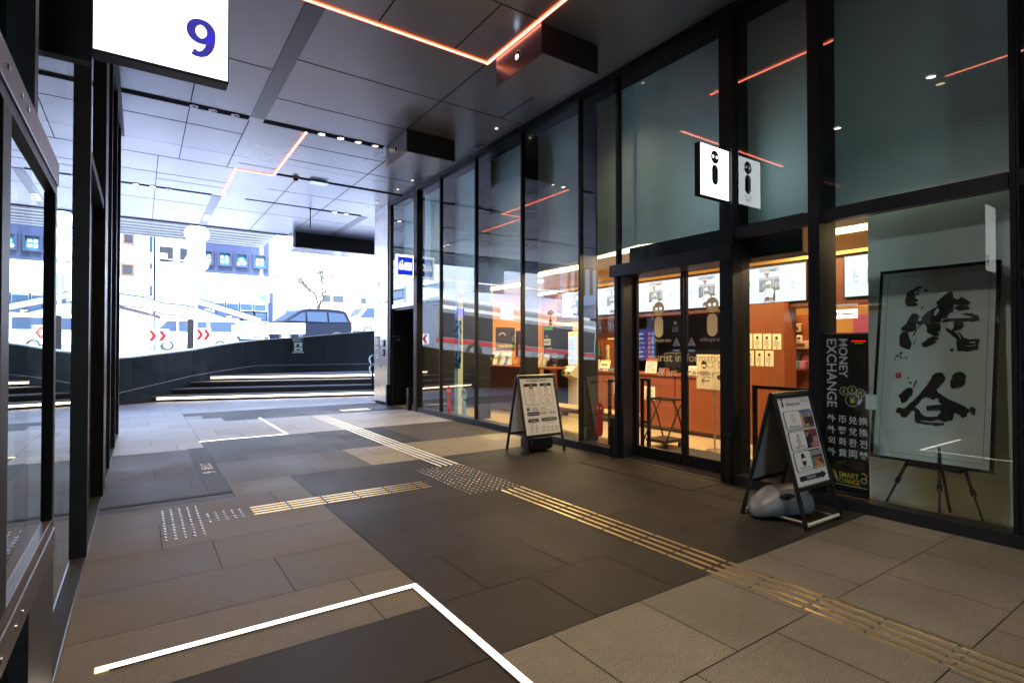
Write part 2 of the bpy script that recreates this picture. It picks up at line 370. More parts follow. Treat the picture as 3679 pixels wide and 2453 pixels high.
class Sheet:
    """flat printed matter on a plane: origin, right vector, up vector; each colour is one mesh"""
    def __init__(s, o, u, v): s.o, s.u, s.v = Vector(o), Vector(u).normalized(), Vector(v).normalized(); s.n = s.u.cross(s.v); s.g = {}; s.k = 0.0
    def P(s, a, b, w=0.0): return s.o + s.u * a + s.v * b + s.n * w
    def mb(s, m):
        if m not in s.g: s.g[m] = MB()
        return s.g[m]
    def lay(s, w): s.k += 0.00004; return w + s.k
    def poly(s, m, pts, w=0.001):
        w = s.lay(w); s.mb(m).add([s.P(a, b, w) for a, b in pts], [tuple(range(len(pts)))]); return s
    def rect(s, m, a0, b0, a1, b1, w=0.001): return s.poly(m, [(a0, b0), (a1, b0), (a1, b1), (a0, b1)], w)
    def rr(s, m, a0, b0, a1, b1, r, w=0.001, n=6):
        pts = []
        for cx, cy, t in ((a1 - r, b0 + r, -90), (a1 - r, b1 - r, 0), (a0 + r, b1 - r, 90), (a0 + r, b0 + r, 180)):
            for i in range(n + 1):
                q = R(t + 90 * i / n); pts.append((cx + r * math.cos(q), cy + r * math.sin(q)))
        return s.poly(m, pts, w)
    def rro(s, m, a0, b0, a1, b1, r, t, inner, w=0.001):
        s.rr(m, a0, b0, a1, b1, r, w); return s.rr(inner, a0 + t, b0 + t, a1 - t, b1 - t, max(r - t, 0.001), w + 0.0008)
    def disc(s, m, a, b, r, w=0.001, n=24, ry=None):
        ry = ry or r
        return s.poly(m, [(a + r * math.cos(2 * math.pi * i / n), b + ry * math.sin(2 * math.pi * i / n)) for i in range(n)], w)
    def ring(s, m, a, b, r, t, w=0.001, n=28, a0=0, a1=360):
        k = s.mb(m); vs = []; fs = []; w = s.lay(w)
        for i in range(n + 1):
            q = R(a0 + (a1 - a0) * i / n)
            for rr in (r, r - t): vs.append(s.P(a + rr * math.cos(q), b + rr * math.sin(q), w))
        for i in range(n): fs.append((2 * i + 1, 2 * i, 2 * i + 2, 2 * i + 3))
        k.add(vs, fs); return s
    def line(s, m, a0, b0, a1, b1, t, w=0.001):
        d = Vector((a1 - a0, b1 - b0)).normalized(); p = Vector((-d.y, d.x)) * t / 2
        return s.poly(m, [(a0 - p.x, b0 - p.y), (a1 - p.x, b1 - p.y), (a1 + p.x, b1 + p.y), (a0 + p.x, b0 + p.y)], w)
    def text(s, m, t, a, b, h=None, wd=None, bold=0.0, w=0.0016, rot=0, align='c', stretch=None):
        vs, fs, x0, x1, y0, y1 = textmesh(t, bold)
        k = h / (y1 - y0) if h else wd / (x1 - x0)
        kx = k
        if h and wd: kx = wd / (x1 - x0)
        cx = {'c': (x0 + x1) / 2, 'l': x0, 'r': x1}[align]; cy = (y0 + y1) / 2; c_, s_ = math.cos(R(rot)), math.sin(R(rot))
        out = []; w = s.lay(w)
        for x, y in vs:
            X, Y = (x - cx) * kx, (y - cy) * k
            out.append(s.P(a + X * c_ - Y * s_, b + X * s_ + Y * c_, w))
        s.mb(m).add(out, fs); return s
    def greek(s, m, a0, b0, a1, b1, rows, t=None, w=0.0012):
        """small print too fine to read: ragged lines"""
        for i in range(rows):
            y = b1 - (i + 0.5) * (b1 - b0) / rows; e = a1 - random.uniform(0, 0.35) * (a1 - a0); h = (t or 0.45 * (b1 - b0) / rows)
            s.rect(m, a0, y - h / 2, e, y + h / 2, w)
        return s
    def done(s, parent, names):
        """names: material -> part name (default 'print')"""
        for m, k in s.g.items(): k.obj(names.get(m, names.get('*', 'print')) if isinstance(names, dict) else names, m, parent)
    def face(s, m, a, b, k, mk=None):
        """round head with two eyes over a long rounded body: the little i figure; k = total height"""
        r = k * 0.195
        s.disc(m, a, b + k - r, r, ry=r)
        if mk:
            s.disc(mk, a - r * 0.44, b + k - r * 0.95, r * 0.24, w=0.002, n=14); s.disc(mk, a + r * 0.44, b + k - r * 0.95, r * 0.24, w=0.002, n=14)
        s.rr(m, a - k * 0.152, b, a + k * 0.152, b + k * 0.59, k * 0.1515)
        return s
    def suitcase(s, m, a, b, h, t, inner, w=0.0026):
        w_ = h * 0.52
        s.rro(m, a - w_ / 2, b + h * 0.06, a + w_ / 2, b + h * 0.72, h * 0.07, t, inner, w)
        for q in (-0.25, 0, 0.25): s.rect(m, a + q * w_ - t / 2, b + h * 0.18, a + q * w_ + t / 2, b + h * 0.62, w + 0.0012)
        s.rect(m, a - w_ * 0.28, b + h * 0.72, a - w_ * 0.28 + t, b + h * 0.95, w); s.rect(m, a + w_ * 0.28 - t, b + h * 0.72, a + w_ * 0.28, b + h * 0.95, w)
        s.rr(m, a - w_ * 0.34, b + h * 0.88, a + w_ * 0.34, b + h, h * 0.03, w)
        for q in (-0.33, 0.33): s.rr(m, a + q * w_ - h * 0.035, b, a + q * w_ + h * 0.035, b + h * 0.06, h * 0.02, w)
        s.rect(m, a + w_ / 2, b + h * 0.34, a + w_ / 2 + t * 1.3, b + h * 0.52, w)
        return s
def ylook(x, y, z): return Sheet((x, y, z), (1, 0, 0), (0, 0, 1))        # faces -Y
def xlook(x, y, z): return Sheet((x, y, z), (0, -1, 0), (0, 0, 1))       # faces -X

# outlines of the brush writing on the framed sheet (metres on the sheet)
INK=[[(0.195,1.366),(0.204,1.396),(0.205,1.426),(0.219,1.447),(0.256,1.461),(0.276,1.477),(0.298,1.487),(0.319,1.473),(0.313,1.464),(0.293,1.465),(0.269,1.445),(0.264,1.426),(0.275,1.405),(0.269,1.391),(0.301,1.358),(0.289,1.352),(0.273,1.348),(0.294,1.332),(0.291,1.317),(0.254,1.31),(0.212,1.315),(0.203,1.336)],
[(0.358,1.441),(0.356,1.435),(0.35,1.432),(0.343,1.432),(0.338,1.437),(0.334,1.443),(0.338,1.449),(0.342,1.453),(0.349,1.452),(0.356,1.448)],
[(0.298,1.444),(0.296,1.439),(0.291,1.436),(0.284,1.437),(0.28,1.44),(0.276,1.446),(0.279,1.45),(0.283,1.453),(0.29,1.452),(0.297,1.449)],
[(0.299,1.415),(0.297,1.41),(0.291,1.407),(0.283,1.407),(0.277,1.411),(0.273,1.418),(0.277,1.423),(0.282,1.426),(0.29,1.426),(0.297,1.421)],
[(0.259,1.253),(0.29,1.248),(0.311,1.225),(0.304,1.206),(0.293,1.172),(0.288,1.104),(0.243,1.088),(0.205,1.101),(0.177,1.109),(0.183,1.132),(0.213,1.156),(0.226,1.19),(0.245,1.229)],
[(0.177,1.072),(0.195,1.094),(0.231,1.088),(0.246,1.036),(0.264,0.997),(0.256,0.938),(0.217,0.948),(0.182,0.963),(0.173,0.983),(0.172,1.047)],
[(0.299,1.128),(0.326,1.161),(0.332,1.154),(0.303,1.12),(0.274,1.055),(0.266,1.041),(0.271,1.07)],
[(0.29,1.055),(0.284,1.001),(0.273,0.98),(0.283,0.98),(0.294,1.016)],
[(0.314,1.259),(0.322,1.298),(0.332,1.312),(0.333,1.302),(0.325,1.283)],
[(0.422,1.335),(0.455,1.371),(0.477,1.398),(0.516,1.423),(0.53,1.41),(0.539,1.364),(0.566,1.348),(0.587,1.37),(0.609,1.356),(0.645,1.324),(0.642,1.305),(0.622,1.297),(0.541,1.308),(0.54,1.247),(0.519,1.241),(0.496,1.197),(0.462,1.196),(0.459,1.168),(0.428,1.169),(0.367,1.14),(0.35,1.16),(0.298,1.152),(0.293,1.177),(0.329,1.19),(0.328,1.215),(0.362,1.257),(0.4,1.283),(0.433,1.301)],
[(0.542,1.277),(0.571,1.301),(0.622,1.295),(0.643,1.278),(0.643,1.259),(0.613,1.259),(0.576,1.251),(0.561,1.271)],
[(0.459,1.167),(0.496,1.195),(0.564,1.196),(0.662,1.192),(0.658,1.203),(0.614,1.219),(0.594,1.225),(0.617,1.234),(0.664,1.229),(0.679,1.216),(0.7,1.217),(0.708,1.169),(0.663,1.159),(0.652,1.167),(0.542,1.169)],
[(0.351,1.15),(0.397,1.163),(0.452,1.161),(0.463,1.113),(0.455,1.09),(0.439,1.085),(0.458,1.066),(0.441,1.05),(0.421,1.052),(0.369,1.082),(0.367,1.126)],
[(0.543,1.157),(0.554,1.169),(0.607,1.166),(0.612,1.122),(0.596,1.104),(0.556,1.089),(0.53,1.092),(0.548,1.12)],
[(0.333,0.999),(0.357,1.003),(0.375,1.034),(0.414,1.053),(0.457,1.033),(0.416,1.005),(0.446,1.009),(0.413,0.981),(0.359,0.958),(0.342,0.967)],
[(0.491,1.126),(0.538,1.094),(0.572,1.068),(0.597,1.024),(0.603,1.024),(0.575,1.082),(0.59,1.077),(0.617,1.035),(0.646,1.021),(0.685,1.025),(0.713,1.022),(0.717,0.997),(0.707,0.975),(0.712,0.948),(0.691,0.939),(0.638,0.923),(0.609,0.93),(0.584,0.923),(0.574,0.948),(0.566,1.026),(0.531,1.064),(0.502,1.093)],
[(0.552,0.935),(0.55,0.928),(0.545,0.923),(0.539,0.923),(0.534,0.928),(0.53,0.935),(0.534,0.943),(0.538,0.948),(0.544,0.948),(0.551,0.943)],
[(0.193,0.923),(0.202,0.911),(0.186,0.889),(0.179,0.894)],
[(0.144,0.878),(0.175,0.894),(0.169,0.879),(0.153,0.874)],
[(0.157,0.869),(0.152,0.841),(0.143,0.841)],
[(0.182,0.884),(0.204,0.864),(0.191,0.864)],
[(0.216,0.877),(0.239,0.865),(0.231,0.86)],
[(0.233,0.593),(0.257,0.616),(0.287,0.611),(0.293,0.582),(0.288,0.553),(0.268,0.533),(0.254,0.498),(0.22,0.478),(0.206,0.499),(0.201,0.523),(0.187,0.541),(0.213,0.567)],
[(0.421,0.726),(0.443,0.746),(0.487,0.75),(0.511,0.709),(0.508,0.693),(0.483,0.655),(0.465,0.621),(0.452,0.614),(0.461,0.596),(0.46,0.556),(0.442,0.525),(0.391,0.547),(0.361,0.53),(0.316,0.46),(0.259,0.374),(0.24,0.36),(0.212,0.37),(0.209,0.393),(0.184,0.396),(0.175,0.4),(0.182,0.439),(0.211,0.442),(0.234,0.434),(0.259,0.465),(0.313,0.527),(0.358,0.596),(0.409,0.684)],
[(0.452,0.614),(0.463,0.593),(0.521,0.547),(0.588,0.516),(0.642,0.489),(0.668,0.467),(0.674,0.488),(0.688,0.491),(0.711,0.473),(0.699,0.428),(0.683,0.436),(0.672,0.456),(0.655,0.442),(0.656,0.415),(0.628,0.399),(0.598,0.432),(0.573,0.436),(0.532,0.443),(0.505,0.477),(0.465,0.524),(0.48,0.53),(0.441,0.555)],
[(0.548,0.718),(0.569,0.751),(0.608,0.761),(0.63,0.748),(0.642,0.722),(0.633,0.703),(0.64,0.672),(0.623,0.649),(0.587,0.638),(0.562,0.623),(0.545,0.633),(0.542,0.672),(0.545,0.699),(0.559,0.709)],
[(0.301,0.435),(0.316,0.456),(0.341,0.434),(0.366,0.399),(0.398,0.384),(0.471,0.392),(0.475,0.369),(0.423,0.35),(0.368,0.355),(0.353,0.34),(0.416,0.335),(0.472,0.344),(0.513,0.346),(0.514,0.33),(0.462,0.32),(0.451,0.314),(0.447,0.327),(0.385,0.322),(0.33,0.328),(0.315,0.343),(0.312,0.38),(0.315,0.404)],
[(0.387,0.46),(0.402,0.475),(0.467,0.488),(0.493,0.494),(0.513,0.469),(0.491,0.439),(0.468,0.446),(0.431,0.441),(0.396,0.433)],
[(0.512,0.478),(0.572,0.465),(0.574,0.407),(0.566,0.374),(0.535,0.367),(0.513,0.355),(0.475,0.369),(0.47,0.396),(0.491,0.439)],
[(0.259,0.696),(0.259,0.691),(0.255,0.688),(0.251,0.688),(0.248,0.691),(0.246,0.695),(0.248,0.7),(0.25,0.703),(0.254,0.703),(0.259,0.7)],
[(0.279,0.656),(0.278,0.649),(0.274,0.644),(0.269,0.644),(0.265,0.648),(0.262,0.655),(0.265,0.662),(0.268,0.666),(0.273,0.666),(0.278,0.662)],
[(0.312,0.684),(0.317,0.67),(0.304,0.645),(0.297,0.616),(0.291,0.62),(0.301,0.669)]]
GAP=[[(0.435,1.286),(0.448,1.266),(0.426,1.222),(0.413,1.225),(0.415,1.254)],
[(0.619,0.978),(0.644,0.966),(0.697,0.975),(0.694,0.968),(0.644,0.962)],
[(0.647,0.993),(0.685,1.004),(0.693,0.988),(0.665,0.989)]]
SEAL=[[(0.157,0.736),(0.197,0.739),(0.2,0.697),(0.16,0.694)]]

# ================================================================== SETTING: ground, floor, ceiling
H = 4.9          # underside of the ceiling
FX = 5.0         # face of the glass front on the right
LX = -0.32       # glass plane of the left front
struct('ground', MB().add([(-400, -400, -0.4), (400, -400, -0.4), (400, 400, -0.4), (-400, 400, -0.4)], [(0, 1, 2, 3)]), 'earth')

def patch_of(x, y):
    if y < 2.05: return 0 if (x < 1.34 and y < 2.93) else 1
    if x < 1.34 and y < 2.93: return 0
    if x < 1.34 and y < 5.6: return 3
    if y < 6.19: return 0 if x > 1.34 else (3 if x > 0.74 else (4 if y > 5.86 else 3))
    if y < 7.37: return 6 if x > 2.26 else (2 if x > 0.74 else (4 if y < 6.8 else 2))
    if y < 9.15:
        if x > 3.48: return 2
        return 0 if x > 2.3 else (4 if x > 0.74 else (2 if y < 8.5 else 5))
    if 11.5 < y < 13.3 and x > 1.08: return 4
    return 5
fl = MB(); tint = []
ROW = 0.592; G = 0.0031
ystart = 2.05 - ROW * 19
cuts = {0: [], 1: []}
k = 0; y = ystart
def tile(x0, x1, y0, y1, z=0.0):
    if x1 - x0 < 0.03: return
    fl.mi = patch_of((x0 + x1) / 2, (y0 + y1) / 2)
    fl.add([(x0 + G, y0 + G, z), (x1 - G, y0 + G, z), (x1 - G, y1 - G, z), (x0 + G, y1 - G, z)], [(0, 1, 2, 3)])
    tint.append(random.uniform(0.84, 1.13))
while y < 17.9:
    y1 = y + ROW
    xl, xr = (-0.285 if y < 10.9 else -14.0), (5.02 if y < 13.3 else 10.0)
    idx = k - 19; xs = [xl]; bounds = [c for c in (0.74, 1.34, 2.26, 3.48) if y > -1 and (c != 2.26 or 6 < y < 7.3) and (c != 3.48 or 7.3 < y < 9.1) and (c != 1.34 or y < 6.1) and (c != 0.74 or y > 5.5)]
    off = 0.434 - 0.3 * (idx - 3)
    x = off - 1.2 * 40      # long stones on the left, squarer ones on the right, each row shifted by a quarter
    while x < xr:
        if x > xl + 0.02 and (x < 1.34 or y > 9.2): xs.append(x)
        x += 1.2
    if y <= 9.2:
        x = 1.34 + (0.30 if idx % 2 else 0.60)
        while x < xr: xs.append(x); x += 0.605
    xs = sorted(set(round(q, 3) for q in xs + bounds if xl <= q < xr)) + [xr]
    q = [xs[0]]
    for c in xs[1:]:
        if c - q[-1] < 0.12 and c not in (xr, 0.74, 1.34, 2.26, 3.48): continue
        if c - q[-1] < 0.12 and len(q) > 1: q[-1] = c; continue
        q.append(c)
    for a, b in zip(q[:-1], q[1:]):
        tile(a, b, y, y1)
    y = y1; k += 1
fo = struct('floor', fl, ['stone_brown', 'stone_beige', 'stone_mid', 'stone_tan', 'stone_slate', 'stone_pale', 'stone_cream'])
at = fo.data.attributes.new('tint', 'FLOAT', 'FACE'); at.data.foreach_set('value', tint)
struct('floor_bed', MB().box(-14, -9.2, -0.3, 10, 17.95, -0.005), 'grout')

# paved-in writing slab and the metal strip beside it
t = thing('floor_sign_slab', 'narrow grey stone slab with the exit number lettered along it, let into the paving', 'floor sign', (0.64, 7.2, 0.002))
o = MB().box(0.545, 5.86, 0.001, 0.735, 8.6, 0.004).obj('slab', 'slab_grey', t)
s = Sheet((0.64, 7.0, 0.004), (0, 1, 0), (-1, 0, 0)); s.text('paper_cream', '9', -0.16, 0, h=0.13, bold=0.02, w=0.002); s.text('paper_cream', '番出口', 0.19, 0, h=0.12, bold=0.006, w=0.002)
s.done(t, 'lettering')
tag(MB().box(-0.28, 5.775, 0.001, 0.735, 5.85, 0.005).obj('floor_joint_strip', 'joint_dark'), 'thin dark stone strip across the paving by the left glass front', 'floor strip')

# ---- lines of light let into the floor
def floorlight(name, label, rects, ends=()):
    t = thing(name, label, 'floor light', (rects[0][0], rects[0][1], 0), 'light lines let into the floor')
    m = MB(); f = MB()
    for x0, y0, x1, y1 in rects: m.box(x0, y0, 0.001, x1, y1, 0.005)
    m.obj('light_band', 'led_white', t)
    for x0, y0, x1, y1 in ends: MB().box(x0, y0, 0.001, x1, y1, 0.0065).obj('dim_end', 'led_warm_end', t)
    ch = MB()
    for x0, y0, x1, y1 in rects:
        if x1 - x0 > y1 - y0:
            ch.box(x0, y0 - 0.007, 0.0008, x1, y0 - 0.0004, 0.0058).box(x0, y1 + 0.0004, 0.0008, x1, y1 + 0.007, 0.0058)
            k = x0 + 0.9
            while k < x1 - 0.2: MB().box(k, y0, 0.002, k + 0.004, y1, 0.0062).obj('diffuser_joint', 'led_warm_end', t); k += 0.9
        else:
            ch.box(x0 - 0.007, y0, 0.0009, x0 - 0.0004, y1, 0.0059).box(x1 + 0.0004, y0, 0.0009, x1 + 0.007, y1, 0.0059)
            k = y0 + 0.55
            while k < y1 - 0.2: MB().box(x0, k, 0.002, x1, k + 0.004, 0.0062).obj('diffuser_joint', 'led_warm_end', t); k += 0.9
    ch.obj('channel', 'bar_base', t)
    return t
floorlight('floor_light', 'bright white corner of light in the near paving', [(-0.10, 2.892, 1.334, 2.934), (1.297, -0.6, 1.334, 2.891)],
           [(-0.15, 2.892, -0.101, 2.934), (1.296, 2.25, 1.335, 2.34)])
floorlight('floor_light', 'distant corner of light in the paving near the steps', [(0.95, 9.16, 1.96, 9.2), (1.93, 9.201, 1.965, 11.65)], [(0.72, 9.165, 0.949, 9.19)])

# ---- tactile paving: bars and studs of metal set on the stones
def bars_along_y(xs, y0, y1, mod=0.3):
    m = MB(); y = y0
    while y < y1 - 0.05:
        for x in xs:
            m.mi = 1; m.prism([(x - 0.0135, y + 0.006, 0), (x + 0.0135, y + 0.006, 0), (x + 0.011, y + 0.006, 0.003), (x - 0.011, y + 0.006, 0.003)], (0, min(mod, y1 - y) - 0.012, 0))
            m.mi = 0; m.prism([(x - 0.0108, y + 0.009, 0.0031), (x + 0.0108, y + 0.009, 0.0031), (x + 0.009, y + 0.009, 0.0062), (x - 0.009, y + 0.009, 0.0062)], (0, min(mod, y1 - y) - 0.018, 0))
        y += mod
    return m
def studs(pts):
    m = MB()
    for x, y in pts:
        m.cyl((x, y, 0), (x, y, 0.002), 0.0125, 0.0115, 10).cyl((x, y, 0.0021), (x, y, 0.0048), 0.0112, 0.005, 10)
    return m
XS = [2.895 + i * 0.075 for i in range(4)]
tag(bars_along_y(XS, -0.9, 4.4).obj('tactile_bars', ['brass_bar', 'bar_base']), 'golden guide bars running from the near edge up to the stud field', 'tactile paving', 'tactile guide bars in the paving')
tag(bars_along_y(XS, 5.66, 11.3).obj('tactile_bars', ['brass_bar', 'bar_base']), 'guide bars running on from the stud field towards the steps', 'tactile paving', 'tactile guide bars in the paving')
m = MB(); x = 0.78
while x < 2.36:
    for yy in (4.905, 4.98, 5.055, 5.13):
        m.mi = 1; m.prism([(x + 0.006, yy - 0.0135, 0), (x + 0.006, yy + 0.0135, 0), (x + 0.006, yy + 0.011, 0.003), (x + 0.006, yy - 0.011, 0.003)], (min(0.3, 2.4 - x) - 0.012, 0, 0))
        m.mi = 0; m.prism([(x + 0.009, yy - 0.0108, 0.0031), (x + 0.009, yy + 0.0108, 0.0031), (x + 0.009, yy + 0.009, 0.0062), (x + 0.009, yy - 0.009, 0.0062)], (min(0.3, 2.4 - x) - 0.018, 0, 0))
    x += 0.3
tag(m.obj('tactile_bars', ['brass_bar', 'bar_base']), 'short side run of guide bars leading to the left glass front', 'tactile paving', 'tactile guide bars in the paving')
tag(studs([(2.58 + 0.0605 * i, 4.46 + 0.0735 * j) for i in range(10) for j in range(17)]).obj('tactile_studs', 'stud_steel'),
    'large field of metal studs where the guide bars meet', 'tactile paving', 'tactile stud fields in the paving')
tag(studs([(0.16 + 0.06 * i, 4.6 + 0.0765 * j) for i in range(5) for j in range(12)] + [(0.465 + 0.06 * i, 4.9 + 0.0765 * j) for i in range(5) for j in range(4)]).obj('tactile_studs', 'stud_steel'),
    'small field of metal studs before the left glass front', 'tactile paving', 'tactile stud fields in the paving')
tag(studs([(2.86 + 0.06 * i, 11.5 + 0.07 * j) for i in range(12) for j in range(10)]).obj('tactile_studs', 'stud_steel'),
    'far field of metal studs at the turn towards the staff door', 'tactile paving', 'tactile stud fields in the paving')
t = thing('tactile_grating', 'studded steel plate in the paving before the dark staff door', 'floor plate', (4.6, 12.1, 0))
MB().box(4.35, 11.6, 0.001, 4.98, 12.55, 0.004).obj('plate', 'fin_grey', t)
studs([(4.4 + 0.06 * i, 11.66 + 0.07 * j) for i in range(10) for j in range(12)]).obj('stud_field', 'stud_steel', t)
tag(MB().box(3.66, 11.85, 0.001, 4.3, 12.15, 0.005).obj('tactile_bars', ['brass_bar', 'bar_base']), 'short far guide bars leading to the studded steel plate', 'tactile paving', 'tactile guide bars in the paving')
m = MB(); nf = Vector((0.967, -0.253, 0))
st_ = [( -0.05 + 0.0605 * i) for i in range(100)]
tag(studs([(x, 16.75 - 0.262 * (x + 0.17) - 0.22 - 0.06 * j) for x in st_ for j in range(3)]).obj('tactile_studs', 'stud_steel'),
    'row of studs along the foot of the steps', 'tactile paving', 'tactile stud fields in the paving')
# faint outline of the access hatch before the automatic door
m = MB()
for b in ((4.37, 3.34, 4.385, 4.95), (4.93, 3.36, 4.945, 4.95), (4.386, 3.34, 4.929, 3.355), (4.386, 4.935, 4.929, 4.95)): m.box(b[0], b[1], 0.001, b[2], b[3], 0.004)
tag(m.obj('floor_hatch', 'sill_metal'), 'thin metal outline of an access hatch before the automatic door', 'floor hatch')

# ---- ceiling
struct('ceiling', MB().box(-0.4, -9.2, H, 5.3, 10.99, H + 0.2).box(-14, 11.0, H, 3.78, 17.8, H + 0.2).box(3.781, 11.0, H, 10, 17.2, H + 0.2), 'ceiling_panel')
cs = MB()
def seam_x(y, x0, x1, w=0.011, z=0.003): cs.box(x0, y - w / 2, H - z, x1, y + w / 2, H + 0.05)
def seam_y(x, y0, y1, w=0.011, z=0.0042): cs.box(x - w / 2, y0, H - z, x + w / 2, y1, H + 0.05)
for y, x0, x1 in ((4.6, 2.9, 3.5), (6.91, 1.56, 4.99), (8.14, 1.56, 3.5), (7.35, -0.3, 1.36), (9.84, -9, 1.36), (9.815, 2.2, 3.8), (10.65, 2.2, 5.0), (11.4, 1.52, 2.2), (11.8, -9, 1.5),
                  (12.95, -9, 1.5), (13.4, 0.25, 1.5), (12.9, 2.3, 5), (15.3, -9, 1.34), (15.3, 1.54, 9), (3.2, -0.3, 3.5), (1.7, -0.3, 5), (0.3, -0.3, 5), (-1.2, -0.3, 5), (-3.5, -0.3, 5)): seam_x(y, x0, x1)
for x, y0, y1 in ((3.515, 5.7, 8.13), (3.78, 9.3, 17.1), (2.655, 11.85, 17.75), (0.57, 7.36, 11.79), (1.365, 9.2, 11.79), (0.245, 11.81, 17.75), (4.535, 5.9, 6.9), (3.03, 4.6, 5.6), (-1.4, 11.1, 17.7), (-3.2, 11.1, 17.7),
                  (2.1, 0, 5.6), (0.57, 0.3, 5.6), (3.5, -3.5, 2.9)): seam_y(x, y0, y1)
struct('ceiling_seams', cs, 'seam')
sl_ = MB()
for x0, x1, y, w in ((-0.3, 1.35, 9.08, 0.15), (1.56, 3.49, 9.08, 0.15), (2.26, 4.96, 11.71, 0.13), (-9, 1.33, 14.12, 0.11), (2.02, 3.5, 14.08, 0.07), (3.51, 4.81, 14.12, 0.13), (-0.3, 1.34, 2.68, 0.11)): sl_.box(x0, y - w / 2, H - 0.006, x1, y + w / 2, H + 0.05)
struct('ceiling_slots', sl_, 'seam')
struct('ceiling_bars', MB().box(1.36, 5.68, H - 0.008, 1.56, 9.02, H + 0.05).box(1.345, 14.17, H - 0.008, 1.535, 17.7, H + 0.05).box(4.83, 14.2, H - 0.008, 5.03, 17.15, H + 0.05).box(1.36, -3, H - 0.008, 1.56, 2.6, H + 0.05), 'ceiling_bar')
struct('ceiling_edge_trim', MB().box(-14, 17.801, H - 0.03, 3.78, 17.86, H + 0.25), 'ceiling_bar')

# dropped beam at the mouth of the passage
t = thing('dropped_beam', 'dark dropped beam hanging below the ceiling edge over the steps', 'beam', (6, 17.6, 4.45))
MB().box(3.86, 17.25, 4.47, 10, 17.3, H + 0.1).obj('front_panel', 'wall_dark', t)
MB().box(3.79, 17.24, 4.44, 3.859, 18.2, H + 0.1).obj('end_panel', 'steel', t)
MB().box(3.86, 17.301, 4.45, 10, 18.2, 4.5).obj('soffit', 'chrome', t)
MB().box(3.86, 18.15, 4.501, 10, 18.2, H + 0.1).obj('rear_panel', 'wall_dark', t)

# ---- glowing lines in the ceiling
def ledline(label, segs):
    t = thing('ceiling_light_line', label, 'light line', (segs[0][0], segs[0][1], H), 'glowing orange light lines in the ceiling')
    c = MB(); e = MB()
    for x0, y0, x1, y1 in segs:
        if abs(x1 - x0) > abs(y1 - y0):
            c.box(x0, y0 - 0.010, H - 0.009, x1, y0 + 0.010, H - 0.001); e.box(x0, y0 - 0.020, H - 0.012, x1, y0 - 0.0105, H - 0.001).box(x0, y0 + 0.0105, H - 0.012, x1, y0 + 0.020, H - 0.001)
        else:
            c.box(x0 - 0.010, y0, H - 0.009, x0 + 0.010, y1, H - 0.001); e.box(x0 - 0.020, y0, H - 0.0125, x0 - 0.0105, y1, H - 0.001).box(x0 + 0.0105, y0, H - 0.0125, x0 + 0.020, y1, H - 0.001)
    c.obj('core', 'led_core', t); e.obj('rim', 'led_glow_edge', t)  # rim imitates the orange glow beside the core
ledline('long orange light line that turns a corner beside the nearer hanging box', [(-0.25, 5.655, 3.49, 5.655), (3.515, 3.0, 3.515, 5.68)])
ledline('stepped orange light line in the ceiling nearer the steps', [(2.205, 9.14, 2.205, 11.79), (1.53, 11.815, 2.23, 11.815), (1.515, 11.84, 1.515, 13.98)])
ledline('orange light line in the ceiling above the viewer', [(1.45, 0.2, 1.45, 2.57)])

# ---- downlights
def downlight(label, x, y, r=0.05, lit=1.0, warm=False, watts=0, tint=None, group='round downlights in the ceiling'):
    t = thing('downlight', label, 'downlight', (x, y, H - 0.007), group)
    m = MB(); n = 20; vs = []; fs = []
    for i in range(n):
        q = 2 * math.pi * i / n
        for rr, zz in ((r * 1.22, 0.0), (r * 1.16, -0.010), (r, -0.010), (r * 0.96, 0.004)): vs.append((rr * math.cos(q), rr * math.sin(q), zz))
    for i in range(n):
        j = (i + 1) % n
        for q in range(3): fs.append((i * 4 + q, j * 4 + q, j * 4 + q + 1, i * 4 + q + 1))
    m.add(vs, fs); m.obj('rim', 'lamp_ring', t, local=True, smooth=True)
    d = MB(); d.add([(r * 0.97 * math.cos(2 * math.pi * i / n), r * 0.97 * math.sin(2 * math.pi * i / n), -0.003) for i in range(n)], [tuple(range(n - 1, -1, -1))])
    d.obj('lens', ('lamp_warm' if warm else 'lamp_lens') if lit else 'lamp_off', t, local=True)
    if watts:
        l = bpy.data.lights.new('downlight_beam', 'SPOT'); l.energy = watts; l.spot_size = R(106); l.spot_blend = 0.9; l.shadow_soft_size = r
        l.color = tint or ((1, 0.66, 0.38) if warm else (1, 0.80, 0.57))
        o = bpy.data.objects.new('downlight_beam', l); COL.objects.link(o); o.location = (0, 0, -0.03); o.parent = t
WN = 4.2
for i, x in enumerate((2.436, 2.747, 3.047, 3.348)):
    downlight(['first lit downlight of four in the dark slot, farthest from the hanging box', 'second lit downlight of four in the dark slot before the hanging box',
               'third warm downlight of four in the dark slot before the hanging box', 'fourth warm downlight in the dark slot, beside the hanging box'][i], x, 9.08, 0.05, warm=i > 1, watts=WN)
for i, x in enumerate((0.62, 0.86, 1.16)): downlight(['unlit downlight in the left slot, nearest the glass front side', 'unlit downlight midway along the left slot', 'unlit downlight in the left slot beside the flat bar'][i], x, 9.08, 0.045, lit=0)
for i, x in enumerate((4.12, 4.425)): downlight(['white downlight in the short slot by the steel column', 'warm downlight in the short slot by the steel column'][i], x, 14.12, 0.055, warm=i == 1, watts=WN)
for i, x in enumerate((-0.105, 0.199)): downlight(['lit downlight at the end of the far left slot', 'second lit downlight in the far left slot'][i], x, 14.12, 0.05, watts=WN)
downlight('unlit downlight in the far left slot', 0.494, 14.12, 0.045, lit=0)
for i, y in enumerate((16.35, 16.64, 16.92)): downlight(['nearest of three downlights in the flat bar at the ceiling edge', 'middle of three downlights in the flat bar at the ceiling edge', 'farthest of three downlights in the flat bar at the ceiling edge'][i], 1.44, y, 0.065, warm=i == 2, watts=WN)
